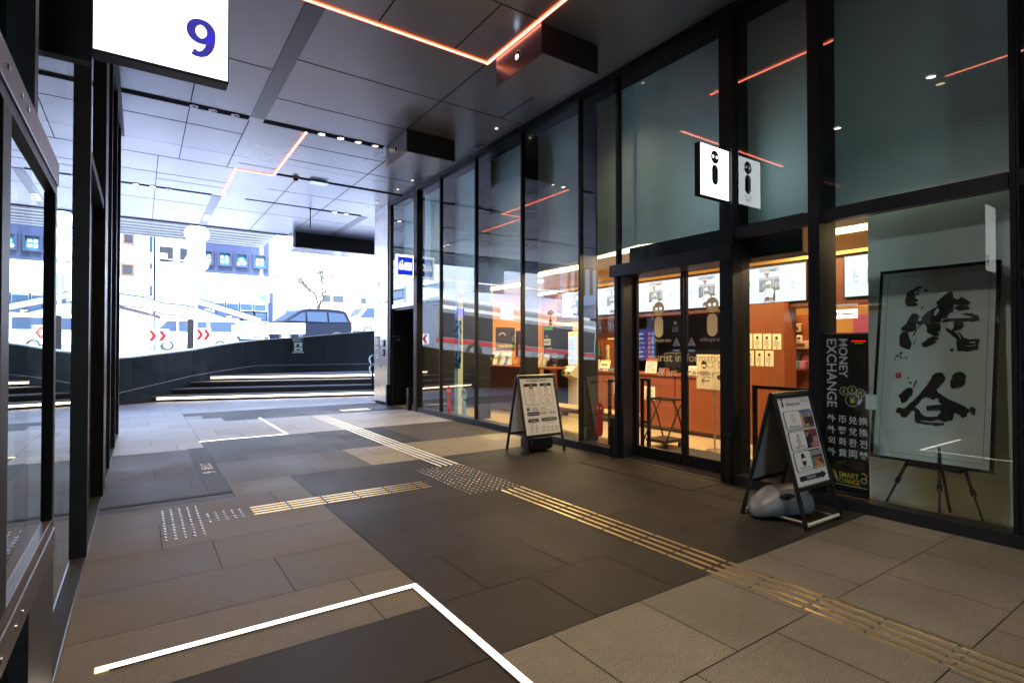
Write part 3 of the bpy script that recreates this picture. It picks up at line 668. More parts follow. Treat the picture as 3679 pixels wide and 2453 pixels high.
for i, y in enumerate((7.257, 10.51, 11.286, 12.584, 13.211)):
    downlight(['tiny spot in the ceiling along the glass front, nearest one', 'second tiny spot in the ceiling along the glass front', 'third tiny spot in the ceiling along the glass front',
               'fourth tiny spot in the ceiling along the glass front', 'farthest tiny spot in the ceiling, by the steel column'][i], 4.68, y, 0.028, warm=True, watts=WN * 0.45)
downlight('tiny spot in the ceiling above the left end of the automatic door', 4.55, 4.9, 0.028, warm=True, watts=WN * 0.6)
for i, (x, y) in enumerate(((1.588, 2.68), (1.267, 2.68), (0.85, 4.16), (0.86, 4.44), (3.2, 1.5), (3.2, -1.2), (0.9, -1.2), (3.2, -4.5), (0.9, -4.5))):  # first four mirrored in the glass, the others unseen
    downlight('downlight above the viewer, out of direct view', x, y, 0.055, warm=i in (1, 3), watts=WN * (3.2 if i in (0, 1, 4) else 2.2), tint=(1, 0.88, 0.72) if i in (0, 4) else None, group='downlights above the viewer out of direct view')

# ---- boxes hanging from the ceiling
def hangbox(label, x0, x1, y0, y1, z0, lit):
    t = thing('ceiling_box', label, 'ceiling box', (x0, y0, z0), 'boxes hung under the ceiling')
    MB().box(x0 + 0.012, y0, z0 + 0.012, x1, y1, H - 0.001).obj('housing', 'box_dark', t)
    MB().box(x0, y0 - 0.01, z0 - 0.01, x0 + 0.011, y1 + 0.01, H - 0.012).obj('face_plate', 'box_face', t)
    MB().box(x0 + 0.012, y0 + 0.0, z0, x1, y1, z0 + 0.0115).obj('base_plate', 'ceiling_panel', t)
    s = xlook(x0 - 0.001, (y0 + y1) / 2, z0 + 0.17)
    s.ring('lamp_ring', 0, 0, 0.062, 0.012, w=0.001); s.disc('seam', 0, 0, 0.052, w=0.0008); s.disc('seam', 0.0, -0.075, 0.014, w=0.001)
    s.done(t, {'lamp_ring': 'port_rim', 'seam': 'port'})
    if lit:
        s = xlook(x0 - 0.002, (y0 + y1) / 2, z0 + 0.165); s.disc('projector_lens', -0.008, -0.008, 0.027, w=0.001); s.done(t, 'lens')
hangbox('nearer hanging ceiling box under the orange line, its round port lit', 3.54, 4.38, 4.61, 5.48, 4.555, True)
hangbox('farther hanging ceiling box by the dark slot, its round port unlit', 3.5, 4.385, 8.1, 8.95, 4.53, False)
t = thing('hanging_rod', 'thin black rod hanging from the ceiling near the steps', 'rod', (3.52, 14.14, 4.4))
MB().cyl((3.52, 14.14, 4.42), (3.52, 14.14, H), 0.014, n=10).obj('rod', 'black_metal', t); MB().cyl((3.52, 14.14, H - 0.02), (3.52, 14.14, H - 0.001), 0.035, n=14).obj('rose', 'black_metal', t)

t = thing('dome_camera', 'small dark dome camera in the narrow ceiling slot', 'camera', (2.62, 11.71, H - 0.05))
MB().cyl((2.62, 11.71, H - 0.03), (2.62, 11.71, H - 0.0065), 0.07, n=20).obj('base', 'lamp_ring', t); MB().sphere((2.62, 11.71, H - 0.03), 0.055, 0.055, 0.05, 18, 10).obj('dome', 'plastic_black', t, smooth=True)
tag(MB().box(2.9, 11.60, H - 0.05, 3.26, 11.82, H - 0.042).obj('acrylic_plate', 'lamp_ring'), 'small pale plate hung under the narrow ceiling slot', 'plate')

# ================================================================== BUILDINGS ROUND THE PASSAGE
# unseen block added above, sized to throw the shade over the steps
t = thing('shade_storeys', 'unseen storeys added above the passage ceiling to shade the steps', 'building', (0, 0, 5.2))
MB().box(-14, -9.5, 5.15, 14, 13.5, 8.6).obj('wall', 'concrete_grey', t); MB().box(-14, 13.51, 5.15, 14, 17.9, 5.25).obj('canopy_roof', 'concrete_grey', t)
# ---------------- right-hand glass front
gf = thing('glass_front', 'long dark framed glass front along the right side of the passage', 'glass front', (FX, 0, 0))
m = MB()
for y0, y1 in ((-9, 3.25), (4.93, 10.84)): m.box(4.955, y0, 0, 5.14, y1, 0.095)
m.obj('sill', 'dark_frame', gf)
MB().box(4.95, -9, 4.82, 5.14, 12.44, H - 0.003).obj('head_track', 'black_metal', gf)
for y in (1.12, 5.62, 7.0, 8.44, 9.83, -0.3, -2.3, -5):
    f = MB().box(4.978, y - 0.017, 0.096, 5.05, y + 0.017, 4.819).obj('mullion', 'black_metal', gf)
    MB().box(5.051, y - 0.012, 0.096, 5.31, y + 0.012, 2.38).box(5.051, y - 0.012, 2.381, 5.31, y + 0.012, 4.819).obj('fin', 'fin_grey', f)
for y, w, x0 in ((2.46, 0.10, 4.965), (10.94, 0.17, 4.94), (3.335, 0.15, 4.955)):
    z0 = 0.0 if w > 0.11 else 0.096
    f = MB().box(x0, y - w / 2, z0, 5.13, y + w / 2, 4.819).obj('mullion', 'black_metal', gf)
    if w < 0.16: MB().box(5.131, y - 0.03, 0.096, 5.31, y + 0.03, 2.38).box(5.131, y - 0.03, 2.381, 5.31, y + 0.03, 4.819).obj('fin', 'fin_grey', f)
MB().box(4.97, 1.085, 0.0, 5.14, 1.0975, 4.819).obj('mullion', 'black_metal', gf)
f = MB().box(4.978, 4.88, 2.43, 5.05, 4.92, 4.819).obj('mullion', 'black_metal', gf)
for y0, y1 in ((-9, 1.097), (1.143, 2.409), (2.511, 3.259)): MB().box(4.975, y0, 2.49, 5.07, y1, 2.60).obj('transom', 'dark_frame', gf)
GX = 5.012
for y0, y1, z0, z1 in ((-9, 1.098, 0.096, 4.819), (1.142, 2.409, 0.096, 2.489), (1.142, 2.409, 2.601, 4.819), (2.511, 3.259, 0.096, 2.489), (2.511, 3.259, 2.601, 4.819), (3.411, 4.879, 2.43, 4.819), (4.921, 5.603, 0.096, 4.819),
                       (5.637, 6.983, 0.096, 4.819), (7.017, 8.423, 0.096, 4.819), (8.457, 9.813, 0.096, 4.819), (9.847, 10.854, 0.096, 4.819), (11.026, 12.44, 2.43, 4.819)):
    MB().add([(GX, y0, z0), (GX, y0, z1), (GX, y1, z1), (GX, y1, z0)], [(0, 1, 2, 3)]).obj('glass_pane', 'glass_clear', gf)
# backing panels behind the upper glass
ys = [-9, 1.1, 2.46, 3.33, 4.9, 5.62, 7.0, 8.44, 9.83, 10.94, 12.44]
zb = lambda y: 2.62 if y < 4.0 else (2.72 if y <= 4.95 else max(2.4, 2.72 - 0.052 * (y - 4.9)))
for a, b in zip(ys[:-1], ys[1:]):
    MB().prism([(5.315, a + 0.004, zb(a + .01)), (5.315, b - 0.004, zb(b - .01)), (5.315, b - 0.004, 4.838), (5.315, a + 0.004, 4.838)], (0.05, 0, 0)).obj('spandrel_panel', 'spandrel' if b > 1.2 else 'door_black', gf)
struct('shop_soffit', MB().box(5.06, -9, H - 0.06, 9.6, 12.4, H - 0.004), 'wall_dark')

# guards at the foot of the door openings
for lab, y0, y1 in (('low black guard post at the left of the automatic door', 4.87, 4.96), ('low black guard post at the right of the automatic door', 3.275, 3.36), ('low black guard post between the staff door and the glass', 11.2, 11.31), ('low black guard post against the steel column', 12.46, 12.55)):
    t = thing('guard_post', lab, 'guard post', (4.92, y0, 0), 'low guard posts at the door openings')
    MB().box(4.90, y0, 0, 4.953 if y0 < 10 else 4.99, y0 + 0.035, 0.5).obj('post', 'dark_frame', t, bevel=0.004); MB().box(4.905, y0 + 0.036, 0, 4.953 if y0 < 10 else 4.985, y1, 0.49).obj('channel', 'black_metal', t, bevel=0.003)

# ---------------- automatic door
t = thing('automatic_door', 'glass automatic sliding door with lettering in a dark frame', 'door', (5.1, 4.1, 0))
MB().box(4.93, 3.262, 2.275, 5.30, 4.99, 2.425).obj('door_head', 'dark_frame', t, bevel=0.004)
MB().box(4.985, 4.80, 0, 5.27, 4.875, 2.274).obj('jamb', 'dark_frame', t); MB().box(4.957, 4.876, 0, 5.27, 4.929, 2.274).obj('jamb', 'black_metal', t)
MB().box(5.14, 3.27, 0, 5.27, 3.45, 2.274).obj('jamb', 'dark_frame', t)
DX = 5.2
MB().box(5.021, 3.27, 0.0, 5.29, 4.99, 0.012).obj('threshold', 'dark_frame', t)
for y0, y1 in ((4.05, 4.79), (3.455, 4.03)):
    lf = MB().box(DX - 0.02, y0, 0.02, DX + 0.02, y1, 0.15).box(DX - 0.018, y1 - 0.03, 0.151, DX + 0.018, y1, 2.27).box(DX - 0.018, y0, 0.151, DX + 0.018, y0 + 0.03, 2.27).obj('door_leaf', 'black_metal', t)
    MB().add([(DX, y0 + 0.03, 0.15), (DX, y0 + 0.03, 2.27), (DX, y1 - 0.03, 2.27), (DX, y1 - 0.03, 0.15)], [(0, 1, 2, 3)]).obj('leaf_glass', 'glass_door', lf)
    for yy in ((y0 + 0.06,) if y0 > 4 else (y1 - 0.06,)):
        MB().cyl((DX - 0.045, yy, 0.085), (DX - 0.0205, yy, 0.085), 0.022).obj('lock', 'plastic_black', lf)
s = xlook(DX - 0.006, 0, 0); q = 1.04; e = lambda z: 1.37 + (z - 1.37) * q
def di(y0, y1, ztop, zbot):
    yc = -(y0 + y1) / 2 * q
    s.face('vinyl_sage', yc, e(zbot), e(ztop) - e(zbot))
    k = e(ztop) - e(zbot); r = k * 0.165
di(4.334, 4.156, 1.915, 1.50); di(3.618, 3.436, 1.914, 1.50)
for yc in (-4.245 * q, -3.527 * q):
    for d in (-0.031, 0.031): s.disc('screen_white', yc + d, e(1.835), 0.019, w=0.003, n=16)
s.text('vinyl_white', 'shibuya-san', -3.535 * q, e(1.462), wd=0.30); s.text('vinyl_sage', 'shibuya-san', -4.215 * q, e(1.462), wd=0.30)
s.text('vinyl_sage', 'tourist in', -4.172 * q, e(1.265), wd=0.52, bold=0.006); s.text('vinyl_sage', 'formatio', -3.635 * q, e(1.27), wd=0.46, bold=0.006)
s.text('vinyl_sage', '& art', -4.12 * q, e(1.10), wd=0.29, bold=0.006); s.text('vinyl_sage', 'center', -3.665 * q, e(1.095), wd=0.38, bold=0.006)
s.text('ink_grey', 'BUS TICKET', -4.25 * q, e(0.925), wd=0.23); s.text('ink_grey', 'BAGGAGE DRINK', -3.56 * q, e(0.925), wd=0.33)
for yc in (-3.993 * q, -3.79 * q):
    s.poly('vinyl_white', [(yc - 0.052, e(1.40)), (yc + 0.052, e(1.40)), (yc, e(1.495))], 0.0012)
    s.rect('vinyl_red', yc - 0.006, e(1.418), yc + 0.006, e(1.47), 0.002); s.rect('vinyl_blue', yc - 0.034, e(1.405), yc + 0.034, e(1.414), 0.002); s.rect('ink', yc - 0.025, e(1.42), yc - 0.012, e(1.44), 0.002); s.rect('ink', yc + 0.012, e(1.42), yc + 0.025, e(1.44), 0.002)
    g = -1 if yc < -4 else 1
    s.poly('vinyl_blue', [(yc - 0.055 * g, e(1.33)), (yc + 0.045 * g, e(1.33)), (yc + 0.066 * g, e(1.347)), (yc + 0.045 * g, e(1.364)), (yc - 0.055 * g, e(1.364))], 0.0012)
    s.rect('vinyl_white', yc - 0.04, e(1.338), yc + 0.04, e(1.356), 0.002)
s.done(t, {'*': 'door_sticker', 'vinyl_sage': 'door_lettering', 'vinyl_white': 'door_lettering'})
t = thing('open_plate', 'small OPEN plate hanging by a string from a sucker on the door', 'plate', (5.18, 4.16, 1.6))
s = xlook(5.178, 4.158, 1.6); s.rect('ink_grey', -0.043, -0.035, 0.043, 0.02); s.text('ink', 'OPEN', 0, -0.008, wd=0.062, bold=0.01, w=0.003); s.line('paper', -0.03, 0.02, 0, 0.062, 0.002); s.line('paper', 0.03, 0.02, 0, 0.062, 0.002)
s.done(t, {'ink_grey': 'plate', 'ink': 'lettering', 'paper': 'string'}); MB().sphere((5.178, 4.158, 1.672), 0.01, 0.019, 0.019).obj('sucker', 'vinyl_mint', t, smooth=True)

# stickers on the glass panes
s = xlook(GX - 0.004, 0, 0)
s.face('vinyl_red', -5.255, 0.21, 0.445)
for d in (-0.031, 0.031): s.disc('paper_cream', -5.255 + d, 0.585, 0.019, w=0.002)
s.done(gf, {'vinyl_red': 'sticker', 'paper_cream': 'sticker_eyes'})
for yc, mm, ee in ((9.48, 'vinyl_red', 'paper_cool'), (8.88, 'vinyl_mint', 'ink')):
    s = xlook(GX - 0.004, yc, 0.07); s.face(mm, 0, 0, 0.56)
    for d in (-0.04, 0.04): s.disc(ee, d, 0.473, 0.024, w=0.002, ry=0.034)
    s.done(gf, {mm: 'sticker', ee: 'sticker_eyes'})
s = xlook(GX - 0.004, 6.29, 1.83)
for r_ in (0.085, 0.06, 0.035): s.ring('ink', 0, 0.02, r_, 0.013, a0=25, a1=155)
s.rro('ink', -0.09, -0.155, 0.09, -0.150, 0.001, 0.0005, 'ink'); s.disc('ink', 0, -0.005, 0.014)
for p_ in (((0, -0.02), (0.0, -0.075)), ((0, -0.075), (-0.035, -0.13)), ((0, -0.075), (0.035, -0.125)), ((0, -0.035), (0.04, -0.06)), ((0, -0.035), (-0.04, -0.07))): s.line('ink', *p_[0], *p_[1], 0.018)
s.done(gf, 'sticker')

# ---------------- recess with the staff door
t = thing('staff_door', 'black staff door recessed between the steel column and the glass', 'door', (5.4, 11.7, 0))
MB().box(5.0, 11.03, 2.33, 5.16, 12.44, 2.425).obj('lintel', 'steel', t)
MB().box(5.02, 12.40, 0, 5.85, 12.445, 2.329).obj('side_panel', 'door_black', t)
lf = MB().box(5.8, 11.1, 0.02, 5.85, 12.395, 2.329).obj('door_leaf', 'door_black', t)
MB().cyl((5.74, 11.32, 1.0), (5.799, 11.32, 1.0), 0.018).cyl((5.745, 11.25, 1.0), (5.745, 11.34, 1.0), 0.01).obj('handle', 'chrome', lf)
MB().box(5.0, 11.03, 0.0, 5.06, 11.07, 2.329).obj('jamb', 'steel', t); MB().box(5.06, 11.03, 2.28, 5.85, 12.399, 2.329).obj('soffit', 'door_black', t)
MB().box(5.1, 11.0, 0, 5.9, 11.029, 2.329).obj('side_panel', 'door_black', t)
s = ylook(5.14, 12.398, 1.64); s.text('vinyl_white', '防災センター', 0, 0.02, wd=0.24); s.line('vinyl_white', -0.05, -0.06, 0.05, -0.06, 0.008); s.line('vinyl_white', 0.015, -0.025, 0.055, -0.06, 0.008); s.line('vinyl_white', 0.015, -0.095, 0.055, -0.06, 0.008)
s.done(t, 'lettering')
s = xlook(5.797, 11.7, 0.95); s.poly('vinyl_mint', [(-0.03, 0.06), (0.03, 0.06), (0, 0.19)]); s.rr('vinyl_mint', -0.035, -0.02, 0.035, 0.03, 0.01); s.done(t, 'sticker')

# ---------------- steel column and what is fixed to it
t = thing('steel_column', 'tall brushed steel column at the mouth of the passage', 'column', (5.1, 12.95, 0))
MB().box(4.945, 12.56, 0.06, 5.34, 13.44, 2.50).obj('lower_casing', 'steel', t, bevel=0.006); MB().box(4.945, 12.56, 2.515, 5.34, 13.44, H - 0.002).obj('upper_casing', 'steel', t, bevel=0.006)
MB().box(4.955, 12.57, 2.501, 5.33, 13.43, 2.514).obj('joint', 'seam', t); MB().box(4.97, 12.58, 0.0, 5.33, 13.42, 0.059).obj('base', 'sill_metal', t)
MB().box(4.97, 12.44, 0, 5.3, 12.559, H - 0.002).obj('side_strip', 'dark_frame', t)
t = thing('column_notice', 'small grey notice plate with a diagram on the steel column', 'notice', (4.94, 13.2, 1.3))
MB().box(4.938, 13.05, 1.1, 4.944, 13.38, 1.68).obj('plate', 'ink_grey', t)
s = xlook(4.937, 13.215, 1.1); s.greek('paper', -0.13, 0.36, 0.13, 0.54, 5); s.rect('paper_cool', -0.13, 0.08, -0.015, 0.32); s.rect('paper_cool', 0.015, 0.08, 0.13, 0.32); s.rect('ink', -0.1, 0.13, -0.05, 0.25, 0.002); s.rect('ink', 0.05, 0.12, 0.09, 0.28, 0.002); s.rect('paper', -0.14, 0.02, 0.14, 0.06); s.done(t, 'print')
for lab, z0, z1 in (('upper black intercom box on the steel column', 1.41, 1.58), ('lower black reader box on the steel column', 1.19, 1.36)):
    t = thing('intercom', lab, 'intercom', (4.93, 12.75, z0), 'small boxes on the steel column')
    MB().box(4.915, 12.70, z0, 4.944, 12.83, z1).obj('case', 'plastic_black', t, bevel=0.005); MB().box(4.911, 12.74, z0 + 0.03, 4.9149, 12.79, z1 - 0.03).obj('panel', 'steel', t)
tag(MB().box(4.925, 13.12, 2.93, 4.944, 13.22, 3.07).obj('junction_box', 'steel', bevel=0.006), 'small steel junction box high on the column', 'junction box')
# plain end wall of the shop building
t = thing('end_wall', 'dark end wall of the shop building behind the steel column', 'wall', (7.5, 12.9, 0))
MB().box(5.345, 12.45, 0, 9.7, 13.4, H - 0.008).obj('wall', 'wall_dark', t)

# ---------------- left-hand glass front
lf_ = thing('glass_front', 'dark framed glass front along the left edge, mirroring the passage', 'glass front', (LX, 0, 0))
MB().box(-0.44, -9, 0, -0.284, 10.95, 0.03).obj('sill', 'sill_metal', lf_); MB().box(-0.2835, -9, 0, -0.278, 10.95, 0.031).obj('sill_edge', 'edge_trim', lf_)
for y0, y1 in ((-9, 4.44), (6.62, 10.9)):
    MB().add([(LX, y0, 0.03), (LX, y1, 0.03), (LX, y1, 4.85), (LX, y0, 4.85)], [(0, 1, 2, 3)]).obj('glass_pane', 'glass_left', lf_)
MB().add([(LX, 4.45, 2.72), (LX, 6.6, 2.72), (LX, 6.6, 4.85), (LX, 4.45, 4.85)], [(0, 1, 2, 3)]).obj('glass_pane', 'glass_left', lf_)
for y, w in ((4.47, 0.07), (6.4, 0.44), (7.62, 0.1), (9.15, 0.1), (10.65, 0.16), (0.6, 0.06), (-2, 0.06), (-5, 0.06)):
    MB().box(-0.40, y - w / 2, 0.031, -0.275 if w < 0.3 else -0.27, y + w / 2, 4.86).obj('mullion', 'black_metal', lf_)
MB().box(-0.345, 2.235, 2.10, -0.278, 2.30, 4.86).obj('mullion', 'black_metal', lf_)
MB().box(-0.36, 4.506, 2.635, -0.282, 6.179, 2.715).obj('door_head', 'sill_metal', lf_)
MB().box(-0.40, 4.506, 0.031, -0.36, 6.179, 2.634).obj('door_panel', 'door_black', lf_)
MB().box(-0.44, -9, 4.861, -0.24, 10.95, H - 0.002).obj('head_track', 'black_metal', lf_)
MB().box(-0.40, 10.73, 0.031, -0.33, 10.99, H - 0.004).obj('end_post', 'black_metal', lf_)
t = thing('left_building', 'dark rooms of the building behind the left glass front', 'building', (-3, 2, 0))
MB().box(-14, -9.2, 0, -4, 11.0, H - 0.008).obj('wall', 'wall_dark', t); MB().box(-3.99, 10.9, 0, -0.41, 10.99, H - 0.008).obj('end_wall', 'wall_dark', t); MB().box(-3.99, -9.2, 0.0, -0.45, 10.89, 0.02).obj('room_floor', 'grout', t)
MB().box(-3.99, -9.2, H - 0.06, -0.45, 10.89, H - 0.008).obj('room_ceiling', 'wall_dark', t)
t = thing('rear_wall', 'dark wall closing the passage behind the viewer', 'wall', (2, -9.2, 0))
MB().box(-0.5, -9.5, 0, 9.7, -9.21, H - 0.004).obj('wall', 'wall_dark', t)
# framed glass case standing on the left front
t = thing('display_case', 'glazed notice case with bolted metal rails on the left glass front', 'display case', (-0.27, 1.7, 0.6))
def rail(z0, z1): return MB().box(-0.300, 0.5, z0, -0.262, 2.70, z1)
rail(1.99, 2.08).obj('top_rail', 'rail_bronze', t, bevel=0.004); MB().box(-0.3, 0.5, 1.955, -0.268, 2.70, 1.988).obj('top_channel', 'black_metal', t)
rail(0.60, 0.69).obj('bottom_rail', 'rail_bronze', t, bevel=0.004); MB().box(-0.3, 0.5, 0.692, -0.268, 2.70, 0.73).obj('bottom_channel', 'rail_bronze', t, bevel=0.003)
MB().box(-0.3, 2.64, 0.731, -0.266, 2.695, 1.954).obj('stile', 'stile_black', t, bevel=0.003); MB().box(-0.3, 1.70, 0.731, -0.266, 1.80, 1.954).obj('stile', 'stile_black', t, bevel=0.003)
for y0, y1 in ((0.5, 1.7), (1.8, 2.64)): MB().add([(-0.283, y0, 0.731), (-0.283, y1, 0.731), (-0.283, y1, 1.954), (-0.283, y0, 1.954)], [(0, 1, 2, 3)]).obj('case_glass', 'glass_left', t)
for y in (1.9, 2.0, 1.72):
    for z in (2.035, 0.645): MB().cyl((-0.262, y, z), (-0.259, y, z), 0.008, n=12).obj('bolt', 'chrome', t)
MB().box(-0.31, 2.13, 0, -0.265, 2.68, 0.599).obj('leg_panel', 'door_black', t)
# square sign with the figure nine
def nine(s, m_, a, b, h):
    k = s.mb(m_); c = []      # centre line: round bowl, then the tail sweeping down to the left; with stroke widths
    r = h * 0.245; cy = b + h * 0.70; rx = r * 0.93
    for i in range(33):
        q = R(0 + 360 * i / 32); c.append((a + rx * math.cos(q), cy + r * math.sin(q)))
    def strip(pts, ws):
        vs = []; fs = []
        for i, p in enumerate(pts):
            d = Vector(pts[min(i + 1, len(pts) - 1)]) - Vector(pts[max(i - 1, 0)]); d.normalize(); n_ = Vector((-d.y, d.x)) * ws[i] / 2
            vs += [s.P(p[0] - n_.x, p[1] - n_.y, 0.002), s.P(p[0] + n_.x, p[1] + n_.y, 0.002)]
        for i in range(len(pts) - 1): fs.append((2 * i, 2 * i + 2, 2 * i + 3, 2 * i + 1))
        k.add(vs, fs)
    wv = h * 0.20; wh = h * 0.145
    strip(c, [wh + (wv - wh) * abs(math.cos(2 * math.pi * i / 32)) for i in range(33)])
    tl = [(a + rx, cy + h * 0.02), (a + rx, cy - h * 0.12), (a + rx * 0.93, cy - h * 0.28), (a + rx * 0.72, cy - h * 0.42), (a + rx * 0.38, cy - h * 0.535), (a - rx * 0.05, cy - h * 0.59), (a - rx * 0.45, cy - h * 0.59), (a - rx * 0.80, cy - h * 0.55)]
    strip([(x, y) for x, y in tl], [wv, wv, wv * 0.97, wv * 0.92, wh * 1.15, wh * 1.05, wh * 1.1, wh * 1.25])
t = thing('exit_sign', 'large lit white box sign with the blue figure 9', 'sign', (0.07, 2.5, 2.46))
MB().box(-0.155, 2.482, 2.455, 0.292, 2.56, 3.4).obj('casing', 'dark_frame', t, bevel=0.003)
s = ylook(0.0, 2.4815, 2.46); s.rect('sign_glow', -0.150, 0.004, 0.287, 0.935); nine(s, 'sign_purple', 0.192, 0.068, 0.156); s.done(t, {'sign_glow': 'lit_face', 'sign_purple': 'figure'})
MB().box(-0.32, 2.50, 2.42, -0.156, 2.55, 3.4).obj('bracket', 'black_metal', t)

# ---------------- blade signs on the right
t = thing('blade_sign', 'white lit blade sign with the black i figure above the automatic door', 'sign', (4.72, 3.3, 2.88))
MB().box(4.485, 3.30, 2.868, 4.957, 3.36, 3.392).obj('casing', 'black_metal', t, bevel=0.003)
s = ylook(4.722, 3.2993, 2.874); s.rect('sign_bright', -0.225, 0.003, 0.230, 0.508); s.face('ink', 0.005, 0.13, 0.345, 'sign_glow'); s.text('ink_grey', 'shibuya-san', 0.005, 0.10, wd=0.14, w=0.002); s.greek('ink_grey', -0.05, 0.055, 0.06, 0.082, 2, w=0.002)
s.done(t, {'sign_bright': 'lit_face', 'sign_glow': 'figure_eyes', 'ink': 'figure', 'ink_grey': 'lettering'})
s = Sheet((4.722, 3.3607, 2.874), (-1, 0, 0), (0, 0, 1)); s.rect('sign_bright', -0.225, 0.003, 0.230, 0.508); s.face('ink', -0.005, 0.13, 0.345, 'sign_glow'); s.done(t, {'sign_bright': 'rear_face', 'sign_glow': 'figure_eyes', 'ink': 'rear_figure'})
t = thing('blade_sign', 'blue blade sign with a locker symbol and the number 43', 'sign', (4.78, 11.08, 2.93))
MB().box(4.548, 11.08, 2.925, 4.99, 11.15, 3.42).obj('casing', 'white_paint', t, bevel=0.003)
s = ylook(4.77, 11.0793, 2.925); s.rect('sign_glow', -0.219, 0.003, 0.218, 0.492); s.rect('sign_blue', -0.175, 0.05, 0.178, 0.445, 0.002)
s.rr('sign_glow', -0.015, 0.16, 0.15, 0.33, 0.02, 0.003); s.text('sign_blue', '43', 0.068, 0.245, h=0.085, wd=0.115, w=0.004)
s.rr('sign_glow', -0.15, 0.165, -0.04, 0.285, 0.008, 0.003)
for a in (-0.125, -0.095, -0.065): s.rect('sign_blue', a - 0.011, 0.235, a + 0.011, 0.265, 0.004)
for a in (-0.11, -0.075): s.rect('sign_blue', a - 0.011, 0.18, a + 0.011, 0.205, 0.004)
for a, d in ((-0.118, -1), (-0.07, 1)):
    s.rect('sign_glow', a - 0.006, 0.30, a + 0.006, 0.345, 0.003)
    c_ = 0.345 if d > 0 else 0.30
    s.poly('sign_glow', [(a - 0.024, c_), (a + 0.024, c_), (a, c_ + 0.028 * d)], 0.0035) if d > 0 else s.poly('sign_glow', [(a + 0.024, c_), (a - 0.024, c_), (a, c_ - 0.022)], 0.0035)
s.done(t, {'sign_glow': 'white_marks', 'sign_blue': 'blue_field'})

# ================================================================== SHOP INTERIOR
struct('shop_floor', MB().box(5.02, -9, -0.2, 9.6, 12.39, 0.004), 'shop_floor')
struct('shop_ceiling', MB().box(5.44, -9, 2.86, 9.6, 12.38, 2.95), 'shop_ceiling')
t = thing('shop_walls', 'warm orange lit walls at the back of the shop', 'wall', (9.5, 5, 0))
MB().box(9.4, -9, 0.004, 9.55, 12.38, 2.859).obj('rear_wall', 'wall_warm', t); MB().box(7.0, 12.2, 0.004, 9.399, 12.3, 2.859).obj('end_wall', 'wall_warm', t)
MB().box(5.92, 11.0, 0.004, 6.99, 12.38, 2.859).obj('dark_partition', 'wall_dark', t); MB().box(5.05, 11.03, 2.43, 5.9, 12.3, 2.44).obj('recess_cover', 'wall_dark', t)
def lamp(x, y, z, sx, sy, p, parent, col=(1, 0.66, 0.32)):
    l = bpy.data.lights.new('shop_lamp', 'AREA'); l.shape = 'RECTANGLE'; l.size = sx; l.size_y = sy; l.energy = p * EK * 0.62; l.color = col
    o = bpy.data.objects.new('shop_lamp', l); COL.objects.link(o); o.location = Vector((x, y, z)) - Vector(parent.location); o.parent = parent
def fluor(label, x, y0, y1, p):
    t = thing('ceiling_light', label, 'ceiling light', (x, (y0 + y1) / 2, 2.8), 'tube lights on the shop ceiling')
    MB().box(x - 0.14, y0, 2.80, x + 0.14, y1, 2.859).obj('housing', 'white_paint', t); MB().box(x - 0.10, y0 + 0.02, 2.765, x + 0.10, y1 - 0.02, 2.799).obj('diffuser', 'tube', t, bevel=0.01)
    lamp(x, (y0 + y1) / 2, 2.75, 0.2, y1 - y0, p, t)
fluor('tube light on the shop ceiling over the money exchange', 6.95, 1.6, 3.9, 40)
fluor('tube light on the shop ceiling behind the automatic door', 5.78, 4.2, 6.4, 75)
fluor('unseen tube light added to brighten the souvenir wall', 7.95, 3.9, 5.0, 30)  # hidden lamp added to brighten the souvenirs
fluor('tube light over the brochure counter', 6.9, 9.0, 11.6, 60)
fluor('tube light above the ticket kiosk', 6.3, 6.8, 8.6, 45)
fluor('tube light at the back of the shop by the orange wall', 8.6, 7.5, 11.5, 60)
# dark door gear box above the door, its end coloured orange as if lit
t = thing('door_gear_box', 'dark box of the door gear hung behind the glass above the door', 'box', (5.35, 3.9, 2.3))
MB().box(5.31, 2.74, 2.32, 5.60, 5.0, 2.69).obj('casing', 'wall_dark', t); MB().box(5.31, 2.725, 2.31, 5.61, 2.739, 2.70).obj('lit_end_cap', 'wall_warm', t)  # orange end piece paints the warm light on that face

# counters and wooden joinery
t = thing('reception_counter', 'long red wood reception counter facing the automatic door', 'counter', (7.15, 5.8, 0))
for y0, y1 in ((6.62, 7.66), (5.76, 6.60), (4.86, 5.74)): MB().box(7.15, y0, 0.08, 7.18, y1, 0.92).obj('front_panel', 'wood_red', t)
MB().box(7.20, 4.86, 0.004, 7.7, 7.66, 0.079).obj('plinth', 'wood_dark', t); MB().box(7.12, 4.85, 0.921, 7.75, 7.68, 0.955).obj('worktop', 'wood_red', t, bevel=0.004); MB().box(7.19, 5.79, 0.80, 7.2, 6.58, 0.90).obj('slot', 'seam', t)
t = thing('wood_partition', 'red wood partition covered with pinned sheets right of the counter', 'partition', (7.25, 4.4, 0))
MB().box(7.19, 3.96, 0.004, 7.26, 4.84, 2.0).obj('panel', 'wood_red', t); MB().box(7.261, 3.962, 0.004, 7.5, 3.98, 2.0).obj('return_panel', 'wood_red', t)
